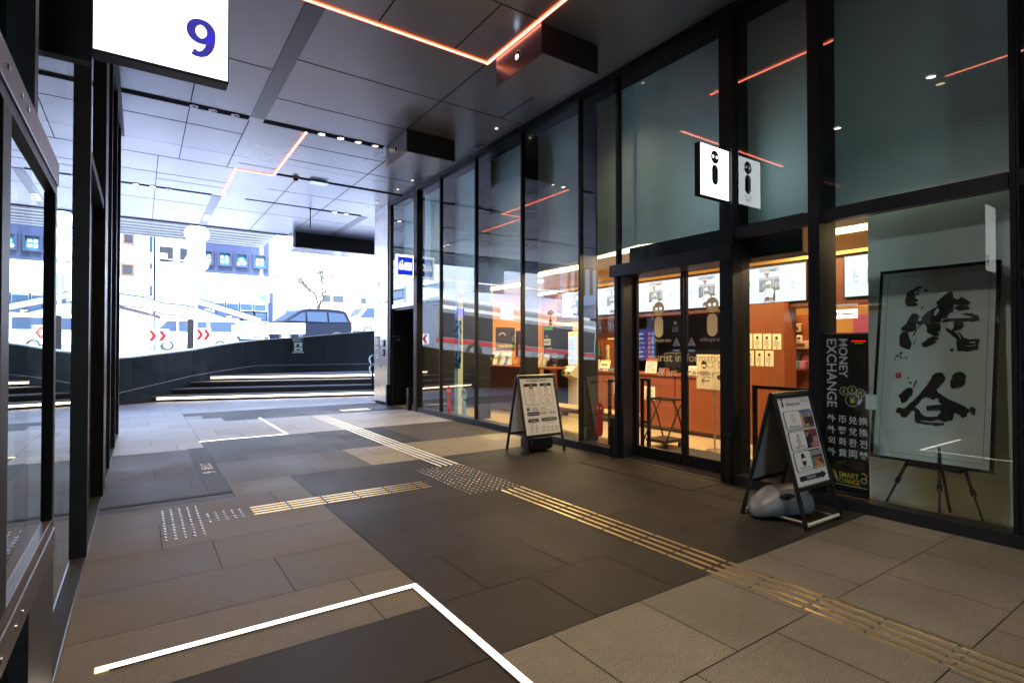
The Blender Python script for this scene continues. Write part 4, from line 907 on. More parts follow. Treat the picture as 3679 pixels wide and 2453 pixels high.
for i, (yc, zc) in enumerate(((4.48, 1.47), (4.34, 1.47), (4.20, 1.465), (4.06, 1.46), (4.46, 1.23), (4.31, 1.23), (4.17, 1.23))):
    t = thing('pinned_sheet', ['printed sheet at the left end of the upper row on the partition', 'second printed sheet of the upper row on the partition', 'third printed sheet of the upper row on the partition', 'printed sheet at the right end of the upper row on the partition',
              'printed sheet at the left end of the lower row on the partition', 'middle printed sheet of the lower row on the partition', 'printed sheet at the right end of the lower row on the partition'][i], 'notice', (7.188, yc, zc - 0.1), 'printed sheets pinned to the wood partition')
    MB().box(7.183, yc - 0.06, zc - 0.105, 7.188, yc + 0.06, zc + 0.11).obj('sheet', 'paper_cream', t)
    s = xlook(7.182, yc, zc); s.rect('ph_dark' if i % 2 else 'ph_wine', -0.02, 0.03, 0.015, 0.075); s.greek('ink_grey', -0.045, -0.06, 0.045, 0.02, 6); s.rect('ink_grey', -0.012, -0.092, 0.012, -0.07); s.done(t, 'print')
t = thing('wood_cabinet', 'red wood cabinet at the left end of the reception counter', 'cabinet', (7.9, 7.6, 0))
MB().box(7.76, 7.69, 0.004, 8.4, 7.74, 2.0).obj('side_panel', 'wood_red', t); MB().box(8.4, 4.5, 0.004, 8.45, 8.3, 2.0).obj('back_panel', 'wall_dark', t); MB().box(7.76, 7.745, 0.004, 7.8, 8.3, 2.0).obj('front_panel', 'wood_red', t)
MB().box(7.72, 7.60, 1.55, 7.76, 7.86, 1.58).obj('shelf', 'paper_cream', t)
# bulkhead with the row of big screens
t = thing('screen_bulkhead', 'dark bulkhead that carries the row of wide screens', 'bulkhead', (7.4, 5, 2))
MB().box(7.34, -2, 1.97, 7.6, 9.0, 2.555).obj('fascia', 'wood_dark', t); MB().box(7.28, -2, 2.556, 7.6, 9.0, 2.60).obj('cornice', 'wall_warm', t); MB().box(7.3, -2, 1.93, 7.6, 9.0, 1.969).obj('lower_trim', 'wood_dark', t)
def wide_screen(label, y0):
    w_, h_ = 0.94, 0.50; t = thing('display_screen', label, 'screen', (7.33, y0, 2.0), 'wide screens in a row above the counter')
    MB().box(7.30, y0 - w_ / 2, 2.005, 7.339, y0 + w_ / 2, 2.53).obj('bezel', 'plastic_black', t)
    s = xlook(7.2993, y0, 2.017); s.rect('screen_white', -w_ / 2 + 0.012, 0, w_ / 2 - 0.012, h_)
    a0, a1 = -0.20, 0.10
    s.rect('screen_grey', a0, 0.0, a1, h_ - 0.012, 0.002); s.rect('screen_white', a0, 0.36, a1, 0.43, 0.0028); s.rect('screen_mid', a0 + 0.17, 0.43, a0 + 0.25, 0.46, 0.0028); s.rect('screen_orange', a0 + 0.08, 0.395, a0 + 0.15, 0.42, 0.0034); s.rect('screen_skin', a0 + 0.10, 0.36, a0 + 0.14, 0.395, 0.0034)
    s.rect('screen_mid', a0, 0.17, a1, 0.32, 0.0028); s.rect('screen_sky', a0, 0.18, a0 + 0.03, 0.31, 0.003)
    for i in range(14):
        x = a0 + 0.035 + i * 0.019 + random.uniform(-.004, .004); s.rect(('screen_dark', 'screen_white', 'screen_mid', 'screen_white')[i % 4], x, 0.19 + random.uniform(0, .06), x + random.uniform(.006, .012), 0.30 + random.uniform(-.03, .015), 0.0034)
    s.rect('screen_green', a0, 0.155, a0 + 0.07, 0.18, 0.0034); s.rect('screen_green', a0 + 0.2, 0.17, a1, 0.2, 0.0034); s.rect('screen_white', a0, 0.0, a0 + 0.07, 0.155, 0.0034); s.rect('screen_white', a0 + 0.24, 0.0, a1, 0.165, 0.0034); s.rect('screen_dark', a0 + 0.2, 0.02, a0 + 0.24, 0.17, 0.0036)
    c = a0 + 0.14   # rider in a white helmet and a white shirt
    s.poly('screen_white', [(c - 0.07, 0.07), (c + 0.06, 0.07), (c + 0.085, 0.165), (c + 0.035, 0.205), (c - 0.035, 0.205), (c - 0.07, 0.16)], 0.0040); s.line('screen_mid', c - 0.055, 0.1, c - 0.03, 0.2, 0.01, 0.0043)
    s.disc('screen_dark', c, 0.236, 0.031, 0.0044, ry=0.042); s.disc('screen_skin', c, 0.236, 0.026, 0.0046, ry=0.036); s.poly('screen_white', [(c - 0.038, 0.258), (c + 0.038, 0.258), (c + 0.03, 0.295), (c, 0.308), (c - 0.03, 0.295)], 0.0048)
    s.poly('screen_red', [(c - 0.02, 0.085), (c + 0.05, 0.06), (c + 0.05, 0.025), (c + 0.02, 0.055), (c - 0.045, 0.075)], 0.0050); s.disc('screen_dark', c - 0.02, 0.04, 0.034, 0.0052); s.disc('screen_skin', c - 0.022, 0.03, 0.016, 0.0054); s.rect('screen_white', c - 0.05, 0, c + 0.02, 0.015, 0.0056)
    for x in (-0.335, 0.28):   # small cycle symbol and caption
        for d in (-0.022, 0.022): s.ring('screen_mid', x + d, 0.24, 0.014, 0.004, 0.002, n=14)
        s.line('screen_mid', x - 0.02, 0.24, x, 0.27, 0.005, 0.002); s.line('screen_mid', x, 0.27, x + 0.02, 0.24, 0.005, 0.002); s.line('screen_mid', x - 0.008, 0.27, x - 0.008, 0.30, 0.009, 0.002); s.disc('screen_mid', x - 0.008, 0.31, 0.007, 0.002, n=10)
        s.rect('screen_grey', x - 0.03, 0.185, x + 0.03, 0.195, 0.002); s.rect('screen_grey', x - 0.036, 0.165, x + 0.036, 0.175, 0.002)
    s.done(t, {'*': 'picture', 'screen_white': 'lit_face'})
for i, y0 in enumerate((2.78, 4.18, 5.20, 6.22, 7.24, 8.3)):
    wide_screen(['wide screen seen above the money exchange sheet', 'wide screen right of the automatic door above the pinned sheets', 'wide screen seen through the right leaf of the door', 'wide screen seen through the left leaf of the door',
                 'wide screen just left of the door frame', 'leftmost wide screen of the row above the counter'][i], y0)
# departures board on the dark back wall
t = thing('departures_board', 'blue departures screen on the dark wall behind the counter', 'screen', (8.0, 6.9, 1.2))
MB().box(7.98, 6.85, 1.13, 8.03, 7.75, 1.76).obj('bezel', 'plastic_black', t)
s = xlook(7.979, 7.3, 1.15); s.rect('screen_navy', -0.43, 0, 0.43, 0.59)
for i in range(6):
    z = 0.50 - i * 0.086; s.text('screen_white', ['成田空港', '羽田空港', '第1ターミナル', '第2ターミナル', '成田空港', '羽田空港'][i], 0.08, z, h=0.028, w=0.0024); s.rect('screen_orange', 0.26, z - 0.03, 0.32, z + 0.03, 0.002); s.rect('screen_sky', 0.345, z - 0.03, 0.405, z + 0.03, 0.002); s.rect('screen_grey', 0.0, z - 0.034, 0.06, z - 0.026, 0.002)
s.done(t, {'*': 'picture', 'screen_navy': 'lit_face'})
# papers and leaflets on and before the counter
def notice(name, label, x, y, z, w_, h_, rows=6, mat_='paper', head=None, tilt=0.0, group='papers on the reception counter'):
    t = thing(name, label, 'notice', (x, y, z), group)
    s = Sheet((x, y, z), (0, -1, 0), (tilt, 0, 1)); s.rect(mat_, -w_ / 2, 0, w_ / 2, h_)
    if head: s.rect(head, -w_ / 2, h_ * 0.82, w_ / 2, h_, 0.002)
    s.greek('ink_grey', -w_ * 0.4, h_ * 0.1, w_ * 0.4, h_ * 0.75, rows, w=0.002); s.done(t, {'*': 'print', mat_: 'sheet'})
    k = MB(); k.prism([s.P(-w_ / 2, 0), s.P(w_ / 2, 0), s.P(w_ / 2, h_), s.P(-w_ / 2, h_)], (0.006, 0, 0)); k.obj('backing', 'ink_grey', t)
notice('counter_notice', 'white notice taped to the counter front by the trolley', 7.148, 6.28, 0.50, 0.24, 0.23)
notice('counter_notice', 'notice with a black arrow hung at the far end of the counter front', 7.148, 7.0, 0.55, 0.24, 0.28, 3)
notice('leaflet_stand', 'red headed leaflet stand on the counter seen through the left leaf', 7.2, 6.3, 0.956, 0.24, 0.24, 5, head='vinyl_red', tilt=0.15)
notice('leaflet_stand', 'low tilted leaflet stand with red print on the counter', 7.2, 6.75, 0.956, 0.26, 0.13, 2, 'paper_cream', 'ph_red', tilt=0.25)
notice('leaflet_stand', 'small cream leaflet stand at the right of the counter top', 7.2, 5.42, 0.956, 0.24, 0.14, 3, 'paper_cream', tilt=0.2)
notice('leaflet_stand', 'colourful leaflet on a pile at the left end of the counter', 7.2, 7.42, 1.0, 0.26, 0.16, 1, 'paper_cream', 'ph_yellow', tilt=0.3)
notice('hanging_notice', 'long printed notice on the wood cabinet side', 7.755, 7.95, 1.02, 0.2, 0.42, 10, 'paper_cream', group='papers on the wood cabinet')
t = thing('leaflet_pile', 'piles of leaflets at the left end of the counter top', 'leaflets', (7.3, 7.3, 0.956))
for i, c in enumerate(('ph_teal', 'paper', 'ph_grey')): MB().box(7.18, 7.18 + i * 0.14, 0.957, 7.42, 7.30 + i * 0.14, 0.99 - 0.006 * i).obj('pile', c, t)
t = thing('bus_ticket_strip', 'tall narrow cream BUS TICKET strip hung by the kiosk', 'sign', (7.2, 7.95, 1.3))
MB().box(7.195, 7.90, 1.19, 7.2, 7.98, 1.92).obj('strip', 'paper_cream', t); s = xlook(7.194, 7.94, 1.62); s.text('ink', 'BUS TICKET', 0, 0, wd=0.46, rot=-90, w=0.001); s.disc('ink', 0, -0.36, 0.02); s.done(t, 'lettering')
t = thing('direction_board', 'cream board with arrows and symbols standing behind the door', 'sign', (6.3, 4.45, 0))
MB().box(6.30, 4.18, 0.82, 6.32, 4.70, 1.29).obj('board', 'paper_cream', t); MB().cyl((6.33, 4.44, 0.02), (6.33, 4.44, 0.82), 0.012, n=10).obj('pole', 'steel', t); MB().cyl((6.33, 4.44, 0.004), (6.33, 4.44, 0.02), 0.12, n=20).obj('base', 'steel', t)
s = xlook(6.299, 4.44, 0.82); s.line('ink_grey', 0.02, 0.03, 0.02, 0.42, 0.003); s.disc('ink', -0.14, 0.335, 0.042, ry=0.055); s.rect('paper_cream', -0.17, 0.30, -0.11, 0.335, 0.002); s.rro('ink', -0.08, 0.30, 0.0, 0.36, 0.01, 0.004, 'paper_cream'); s.line('ink', -0.18, 0.12, -0.06, 0.12, 0.008); s.line('ink', -0.18, 0.12, -0.14, 0.15, 0.008); s.line('ink', -0.18, 0.12, -0.14, 0.09, 0.008)
s.text('ink_grey', 'information', 0.14, 0.24, wd=0.16); s.ring('ink', 0.14, 0.33, 0.06, 0.005); s.text('ink', 'i', 0.14, 0.33, h=0.07); s.rr('ink', 0.06, 0.14, 0.24, 0.20, 0.03); s.text('paper_cream', 'Open', 0.13, 0.17, h=0.03, w=0.003); s.line('ink', 0.10, 0.03, 0.2, 0.11, 0.008); s.greek('ink_grey', -0.2, 0.2, -0.05, 0.25, 2); s.done(t, 'print')
# folding luggage trolley behind the door
t = thing('luggage_trolley', 'black folding luggage trolley standing inside the door', 'trolley', (6.0, 5.05, 0))
m = MB()
for y in (4.86, 5.24):
    m.tube([(6.25, y, 0.10), (6.1, y, 0.5), (6.22, y, 0.66)], 0.012); m.tube([(5.85, y, 0.10), (6.1, y, 0.5), (6.0, y, 0.66)], 0.012)
m.obj('side_legs', 'black_metal', t); MB().tube([(6.22, 4.86, 0.66), (6.22, 5.24, 0.66), (5.9, 5.24, 0.67), (5.9, 4.86, 0.67), (6.22, 4.86, 0.66)], 0.012).obj('upper_frame', 'black_metal', t); MB().box(5.86, 4.88, 0.08, 6.24, 5.22, 0.12).obj('platform', 'plastic_black', t)
for x in (5.9, 6.2):
    for y in (4.9, 5.2): MB().cyl((x, y - 0.012, 0.04), (x, y + 0.012, 0.04), 0.036, n=14).obj('wheel', 'rubber', t)
tag(MB().box(5.3, 3.38, 0.004, 6.2, 4.86, 0.014).obj('door_mat', 'mat_black'), 'black door mat just inside the automatic door', 'door mat')
# guard rails inside the glass
def guard(label, y0, y1, x=5.32, z=0.95):
    t = thing('guard_rail', label, 'guard rail', (x, y0, 0), 'black guard rails inside the glass')
    MB().box(x - 0.018, y0, z - 0.035, x + 0.018, y1, z).obj('top_rail', 'black_metal', t)
    for y in (y0 + 0.02, y1 - 0.02): MB().box(x - 0.016, y - 0.02, 0.004, x + 0.016, y + 0.02, z - 0.036).obj('post', 'black_metal', t)
    MB().box(x - 0.012, y0 + 0.041, 0.40, x + 0.012, y1 - 0.041, 0.43).obj('lower_rail', 'black_metal', t)
guard('black guard rail inside the glass just left of the door', 4.98, 5.4); guard('black guard rail inside the glass right of the door', 2.56, 3.28, 5.34, 0.985); guard('short black guard rail inside the left leaf of the door', 4.78, 4.93, 5.45, 0.98)
t = thing('ventilated_box', 'dark box with rows of bright holes behind the glass right of the door', 'box', (5.5, 3.0, 0))
MB().box(5.44, 2.72, 0.004, 5.62, 3.2, 0.62).obj('casing', 'plastic_black', t)
s = xlook(5.4385, 2.98, 0.44)
for i in range(9):
    for j in range(5): s.disc('vinyl_white', -0.12 + i * 0.03 + (j % 2) * 0.015, j * 0.026, 0.006, n=8)
s.done(t, 'holes')
# bench
t = thing('bench', 'long wooden bench on splayed legs behind the glass left of the door', 'bench', (5.7, 6.3, 0))
MB().box(5.52, 5.3, 0.40, 5.90, 7.35, 0.445).obj('seat', 'wood_bench', t, bevel=0.006)
for y, d in ((7.1, 0.08), (5.55, -0.08)):
    for x in (5.56, 5.86): MB().bar((x, y, 0.40), (x, y + d, 0.005), 0.05, 0.09).obj('leg', 'wood_bench', t)
MB().box(5.68, 5.6, 0.34, 5.74, 7.05, 0.399).obj('stretcher', 'wood_bench', t)
# brochure counter at the left and what stands on it
t = thing('brochure_counter', 'dark red topped brochure counter at the left of the shop', 'counter', (6.8, 10, 0))
MB().box(6.5, 8.25, 0.965, 7.05, 11.0 - 0.02, 1.0).obj('worktop', 'wood_red', t, bevel=0.004); MB().box(6.62, 9.15, 0.004, 7.0, 10.97, 0.964).obj('front_panel', 'wood_dark', t); MB().box(6.72, 8.36, 0.004, 6.82, 8.46, 0.964).obj('leg', 'wood_red', t)
bk = [(10.55, 0.10, 0.24, 'ph_dark', 'black speaker like box'), (10.2, 0.16, 0.30, 'paper_cool', 'pale framed card'), (9.95, 0.08, 0.2, 'screen_sky', 'small blue screen'), (9.55, 0.22, 0.18, 'ph_orange', 'orange printed box'),
      (9.22, 0.10, 0.28, 'ph_dark', 'dark album, left one'), (9.1, 0.10, 0.29, 'ph_teal', 'teal album, second one'), (8.97, 0.09, 0.28, 'ph_dark', 'dark album, right one'), (8.72, 0.10, 0.19, 'ph_tan', 'tan pamphlet'), (8.56, 0.10, 0.22, 'ph_grey', 'grey pamphlet')]
for y, w_, h_, c, lab in bk:
    t = thing('stand_up_card', lab + ' standing on the brochure counter', 'display card', (6.68, y, 1.0), 'things standing on the brochure counter')
    m = MB(); m.prism([(6.62, y - w_ / 2, 1.001), (6.62, y + w_ / 2, 1.001), (6.70, y + w_ / 2, 1.001 + h_), (6.70, y - w_ / 2, 1.001 + h_)], (0.03, 0, 0)); m.obj('card', c, t)
    s = Sheet((6.62, y, 1.001), (0, -1, 0), (0.08, 0, h_)); s.greek('paper' if c != 'paper_cool' else 'ink_grey', -w_ * 0.35, h_ * 0.25, w_ * 0.35, h_ * 0.75, 4, w=0.002); s.done(t, 'print')
t = thing('free_flyer_strip', 'tall cream strip standing on the brochure counter with a FREE flag', 'sign', (6.7, 8.93, 1.0))
MB().box(6.64, 8.91, 1.001, 6.65, 9.0, 1.6).obj('strip', 'paper_cream', t); s = xlook(6.639, 8.955, 1.06); s.greek('ink_grey', -0.02, 0, 0.02, 0.5, 12); s.rect('vinyl_yellow', 0.06, 0.16, 0.24, 0.26, 0.001); s.text('ink', 'FREE', 0.15, 0.21, h=0.055, bold=0.01, w=0.003); s.done(t, 'print')
# posters at the orange end wall
def poster(label, face, o, w_, h_, base, paint):
    t = thing('poster', label, 'poster', o, 'posters on the orange walls'); s = face(*o); s.rect(base, -w_ / 2, 0, w_ / 2, h_)
    paint(s, w_, h_); s.done(t, {'*': 'print', base: 'sheet'})
poster('black framed wireless poster on the orange end wall', ylook, (8.15, 12.19, 1.32), 0.62, 0.62, 'ph_dark', lambda s, w, h: (s.rect('green', -w / 2, 0.06, w / 2, 0.17, 0.002), s.ring('vinyl_white', -0.1, 0.36, 0.12, 0.02, 0.002, a0=20, a1=160), s.text('vinyl_white', 'Easy Rental', 0, 0.115, wd=0.4, w=0.003)))
poster('white service poster above the brochure counter', ylook, (7.9, 12.19, 0.88), 0.9, 0.4, 'paper', lambda s, w, h: (s.text('ink', 'JCB Service Spot', 0.05, 0.24, wd=0.75, bold=0.008, w=0.003), s.rect('ph_orange', -0.4, 0.04, -0.15, 0.16, 0.002)))
poster('white backlit panel high on the orange end wall', ylook, (8.2, 12.19, 2.15), 0.42, 0.44, 'screen_white', lambda s, w, h: s.rro('vinyl_white', -w / 2, 0, w / 2, h, 0.01, 0.02, 'screen_white', 0.002))
t = thing('mint_pillar', 'pale mint pillar behind the glass near the staff door', 'pillar', (5.6, 10.2, 0))
MB().box(5.5, 10.02, 0.004, 5.62, 10.42, 2.42).obj('shaft', 'pillar_mint', t)
t = thing('foil_poster', 'crumpled dark green foil hung before the mint pillar', 'poster', (5.45, 9.9, 0.9))
m = MB(); nx, nz = 10, 16; vs = []; fs = []
for j in range(nz + 1):
    for i in range(nx + 1): vs.append((5.44 + random.uniform(-0.02, 0.02), 10.24 - 0.46 * i / nx, 0.95 + 1.0 * j / nz + random.uniform(-0.01, 0.01)))
for j in range(nz):
    for i in range(nx): a = j * (nx + 1) + i; fs.append((a, a + 1, a + nx + 2, a + nx + 1))
m.add(vs, fs); m.obj('foil', 'foil', t)
t = thing('leaflet_rack', 'tall wooden leaflet rack full of brochures on the orange end wall', 'rack', (8.75, 12.1, 0))
MB().box(8.5, 12.0, 0.004, 9.1, 12.19, 1.85).obj('back', 'wood_dark', t)
cl = ['ph_orange', 'ph_teal', 'paper', 'ph_yellow', 'ph_red', 'ph_sky', 'ph_tan', 'green']
for r_ in range(5):
    MB().box(8.5, 11.9, 0.45 + 0.27 * r_, 9.1, 11.999, 0.47 + 0.27 * r_).obj('shelf', 'wood_red', t)
    for k in range(5): MB().box(8.52 + 0.116 * k, 11.95, 0.471 + 0.27 * r_, 8.62 + 0.116 * k, 11.97, 0.66 + 0.27 * r_ + random.uniform(0, .03)).obj('brochure', cl[(r_ * 3 + k * 2) % 8], t)
t = thing('leaflet_rack', 'low leaflet rack full of coloured brochures by the ticket kiosk', 'rack', (7.55, 8.0, 0))
MB().box(7.62, 7.9, 0.004, 7.7, 8.6, 1.5).obj('back', 'wood_red', t)
for r_ in range(4):
    MB().box(7.52, 7.9, 0.4 + 0.27 * r_, 7.619, 8.6, 0.42 + 0.27 * r_).obj('shelf', 'wood_red', t)
    for k in range(6): MB().box(7.55, 7.92 + 0.113 * k, 0.421 + 0.27 * r_, 7.57, 8.02 + 0.113 * k, 0.6 + 0.27 * r_ + random.uniform(0, .04)).obj('brochure', cl[(r_ * 5 + k * 3) % 8], t)
for i, (x, z, w_, h_, c_) in enumerate(((7.35, 1.75, 0.22, 0.3, 'paper'), (7.65, 1.8, 0.2, 0.26, 'ph_yellow'), (8.42, 1.5, 0.18, 0.25, 'paper_cool'), (7.3, 1.3, 0.3, 0.2, 'ph_sky'))):
    poster(['small white sheet at the left of the orange end wall', 'small yellow sheet high on the orange end wall', 'pale sheet right of the wireless poster', 'small blue sheet low on the orange end wall'][i], ylook, (x, 12.19, z), w_, h_, c_, lambda s, w, h: s.greek('ink_grey', -w * .4, h * .12, w * .4, h * .88, 6, w=0.002))
t = thing('table_monitor', 'small monitor on the reception counter seen from behind', 'monitor', (7.5, 6.0, 0.956))
MB().box(7.5, 5.86, 1.05, 7.53, 6.24, 1.30).obj('back', 'plastic_black', t, bevel=0.006); MB().box(7.5, 6.0, 0.957, 7.56, 6.1, 1.049).obj('stand', 'plastic_black', t)
for y, c_, lab in ((6.05, 'ph_red', 'red pen holder on the reception counter'), (5.15, 'paper', 'white card box on the reception counter'), (7.0, 'ph_grey', 'grey tray on the reception counter')):
    t = thing('counter_box', lab, 'box', (7.25, y, 0.956), 'small boxes on the reception counter'); MB().box(7.2, y - 0.06, 0.957, 7.32, y + 0.06, 1.04).obj('box', c_, t, bevel=0.005); MB().box(7.196, y - 0.04, 0.97, 7.1995, y + 0.04, 1.02).obj('print', 'ink_grey', t)
# wireless rental tower and kiosk
t = thing('rental_tower', 'black wireless rental tower with price panel and round slots', 'vending tower', (7.0, 8.8, 0))
MB().box(7.0, 8.55, 0.004, 7.4, 9.02, 1.83).obj('casing', 'plastic_black', t, bevel=0.006); MB().box(6.97, 8.55, 0.004, 6.999, 8.68, 1.3).obj('side_strip', 'ph_dark', t)
s = xlook(6.9985, 8.80, 0); s.rect('green', -0.2, 1.75, 0.1, 1.83, 0.002); s.text('vinyl_white', 'Wi-Fiレンタル', -0.05, 1.79, wd=0.24, w=0.003); s.text('vinyl_white', '1日', -0.12, 1.62, h=0.055, w=0.002); s.rect('paper_cool', -0.2, 1.44, 0.02, 1.57, 0.002); s.text('ink', '300円', -0.09, 1.505, wd=0.19, bold=0.012, w=0.003); s.text('vinyl_white', 'から', 0.0, 1.38, h=0.05, w=0.002); s.rect('paper_cool', -0.2, 1.12, -0.02, 1.25, 0.002)
for i in range(8):
    for j in (-0.12, -0.03): s.disc('seam', j, 0.5 + 0.065 * i, 0.022, 0.002)
s.done(t, 'print'); s = xlook(6.969, 8.615, 0); s.rro('vinyl_white', -0.055, 1.12, 0.055, 1.27, 0.01, 0.004, 'ph_dark'); s.ring('vinyl_white', 0, 1.17, 0.04, 0.008, 0.003, a0=30, a1=150); s.text('vinyl_white', '無制限', 0, 1.03, wd=0.1); s.text('vinyl_white', 'Wi-Fi', 0, 0.95, wd=0.1, bold=0.01); s.text('vinyl_white', 'WiFiBOX', 0, 0.36, wd=0.52, bold=0.012, rot=-90); s.done(t, 'lettering')
t = thing('ticket_kiosk', 'cream ticket kiosk with a tall white touch screen', 'kiosk', (7.05, 8.15, 0))
MB().box(7.08, 8.04, 0.004, 7.4, 8.33, 1.70).obj('cabinet', 'kiosk', t, bevel=0.01); m = MB(); m.prism([(7.08, 8.34, 0.78), (6.92, 8.34, 0.84), (6.92, 8.34, 0.93), (7.02, 8.34, 1.02), (7.08, 8.34, 1.02)], (0, -0.31, 0)); m.obj('tray', 'kiosk', t, bevel=0.008)
s = xlook(7.078, 8.185, 1.06); s.rect('screen_white', -0.12, 0, 0.12, 0.56, 0.002); s.greek('screen_grey', -0.1, 0.03, 0.1, 0.5, 14, w=0.003); s.done(t, {'screen_white': 'touch_screen', '*': 'picture'})
MB().box(6.914, 8.24, 0.86, 6.919, 8.30, 0.92).box(6.914, 8.10, 0.87, 6.919, 8.15, 0.90).obj('card_slot', 'plastic_black', t)
t = thing('black_column', 'dark rounded cladding post behind the glass left of the door', 'post', (5.6, 5.9, 0))
MB().box(5.55, 5.95, 0.004, 5.66, 6.12, 2.0).obj('shaft', 'plastic_black', t, bevel=0.02)
# souvenir wall and purple room behind the partition
t = thing('souvenir_wall', 'red wood souvenir wall beyond the partition', 'partition', (8.6, 4.2, 0))
MB().box(8.55, 4.25, 0.004, 8.6, 5.2, 1.9).obj('panel', 'wood_red', t); MB().box(8.3, 4.26, 1.04, 8.549, 5.0, 1.07).obj('shelf', 'wood_red', t)
for i, (y, z, w_, h_, c, lab) in enumerate(((4.86, 1.55, 0.28, 0.27, 'paper_cream', 'large picture board pinned high'), (4.62, 1.50, 0.14, 0.14, 'ph_tan', 'tan card'), (4.58, 1.36, 0.08, 0.1, 'paper', 'small white card'), (4.78, 1.28, 0.12, 0.09, 'ph_dark', 'dark pouch'), (4.55, 1.24, 0.26, 0.13, 'ph_tan', 'plush toy shaped cream bundle'),
          (4.75, 1.1, 0.09, 0.1, 'paper', 'white tag'), (4.62, 1.0, 0.13, 0.2, 'ph_dark', 'bundle of dark key rings'), (4.8, 0.97, 0.1, 0.1, 'ph_orange', 'orange box'))):
    t = thing('souvenir', lab + ' on the souvenir wall', 'souvenir', (8.54, y - 0.13, z + 0.12), 'souvenirs on the red wood wall'); y -= 0.13; z += 0.12; MB().box(8.50, y - w_ / 2, z, 8.545, y + w_ / 2, z + h_).obj('body', c, t, bevel=0.012); MB().box(8.495, y - w_ / 4, z + h_ * 0.3, 8.4995, y + w_ / 4, z + h_ * 0.7).obj('print', 'ph_wine', t)
for i, (y, c, lab) in enumerate(((4.8, 'ph_orange', 'orange'), (4.65, 'ph_tan', 'tan'), (4.53, 'paper', 'white'), (4.42, 'ph_teal', 'teal'), (4.31, 'ph_pink', 'pink'))):
    tag(MB().box(8.33, y - 0.05, 1.071, 8.45, y + 0.05, 1.18).obj('souvenir_box', c, bevel=0.006), lab + ' souvenir box on the wall shelf', 'souvenir box', 'souvenir boxes on the wall shelf')
t = thing('purple_screen_wall', 'magenta panelled wall deep in the shop behind the money exchange', 'wall', (9.2, 2.5, 0))
for i in range(6): MB().box(9.25, 1.0 + i * 0.5, 0.004, 9.3, 1.485 + i * 0.5, 1.9).obj('panel', 'wall_pink', t)
t = thing('hanging_sign', 'white hanging sign with an arrow deep in the shop', 'sign', (7.9, 3.54, 1.78))
MB().box(7.9, 3.36, 1.78, 7.93, 3.72, 1.90).obj('board', 'sign_glow', t)
for y in (3.44, 3.64): MB().cyl((7.915, y, 1.90), (7.915, y, 2.3), 0.008, n=8).obj('hanger', 'steel', t)
s = xlook(7.899, 3.54, 1.84); s.line('ink_red', -0.15, 0, -0.11, 0, 0.01); s.line('ink_red', -0.15, 0, -0.13, 0.018, 0.01); s.line('ink_red', -0.15, 0, -0.13, -0.018, 0.01); s.rect('ink_red', -0.08, -0.025, -0.065, 0.025); s.rect('ink_red', -0.05, -0.025, -0.035, 0.025); s.greek('ink_grey', 0.0, -0.02, 0.15, 0.02, 1); s.done(t, 'print')

# ---------------- money exchange sheet on the glass
t = thing('money_exchange_sheet', 'black money exchange sheet with white and yellow lettering behind the glass', 'sign', (5.06, 2.24, 0.1))
MB().box(5.055, 2.063, 0.10, 5.062, 2.408, 1.497).obj('sheet', 'sign_black', t); MB().box(5.05, 2.063, 1.498, 5.068, 2.408, 1.507).obj('top_edge', 'steel', t)
s = xlook(5.054, 2.408, 0)
s.text('vinyl_white', 'EXCHANGE', 0.052, 1.455 - 0.3, wd=0.60, h=None, bold=0.012, rot=-90, w=0.001); s.text('vinyl_white', 'MONEY', 0.148, 1.455 - 0.168, wd=0.335, bold=0.012, rot=-90, w=0.001)
for a, b, r_, ch in ((0.152, 1.00, 0.036, '€'), (0.217, 1.015, 0.036, '$'), (0.283, 0.992, 0.036, '元'), (0.218, 0.925, 0.055, '¥')):
    s.ring('vinyl_white', a, b, r_, 0.004); s.text('vinyl_yellow', ch, a, b, h=r_ * 1.05, bold=0.01, w=0.0014)
s.poly('vinyl_white', [(0.258, 0.915), (0.285, 0.94), (0.292, 0.96), (0.295, 0.93), (0.285, 0.905), (0.268, 0.885)], 0.0014)
for i, row in enumerate(('外币兑换', '外幣兌換', '외화환전', '外貨両替')):
    for j, ch in enumerate(row): s.text('vinyl_white', ch, 0.055 + 0.083 * j - (0.0 if j else 0.008), 0.755 - 0.097 * i, h=0.068, bold=0.012, w=0.001)
s.text('vinyl_yellow', 'SMART', 0.185, 0.275, wd=0.16, h=0.045, bold=0.012, w=0.001); s.text('vinyl_yellow', 'CHANGE', 0.19, 0.225, wd=0.165, h=0.043, bold=0.012, w=0.001); s.poly('vinyl_yellow', [(0.055, 0.31), (0.08, 0.29), (0.095, 0.25), (0.1, 0.20), (0.075, 0.24)], 0.001); s.ring('vinyl_yellow', 0.30, 0.285, 0.03, 0.009, a0=-60, a1=120); s.ring('vinyl_white', 0.305, 0.25, 0.024, 0.006); s.line('vinyl_white', 0.08, 0.188, 0.33, 0.188, 0.005)
s.done(t, {'vinyl_white': 'white_lettering', 'vinyl_yellow': 'yellow_lettering'})
t = thing('price_ticker', 'small red and green dotted ticker inside the money exchange window', 'ticker', (5.5, 2.2, 1.4))
MB().box(5.06, 2.07, 1.405, 5.066, 2.2, 1.45).obj('case', 'plastic_black', t); s = xlook(5.0525, 2.135, 1.43)
for i in range(7): s.rect('ticker_red', -0.055 + i * 0.016, -0.003 + (i % 2) * 0.003, -0.046 + i * 0.016, 0.009)
for i in range(5): s.rect('ticker_green', -0.03 + i * 0.014, -0.02, -0.022 + i * 0.014, -0.011)
s.done(t, {'ticker_red': 'red_dots', 'ticker_green': 'green_dots'})
tag(MB().box(5.05, 1.995, 0.86, 5.0535, 2.085, 0.985).obj('price_card', 'paper_cool'), 'small pale card stuck to the glass beside the framed calligraphy', 'card')

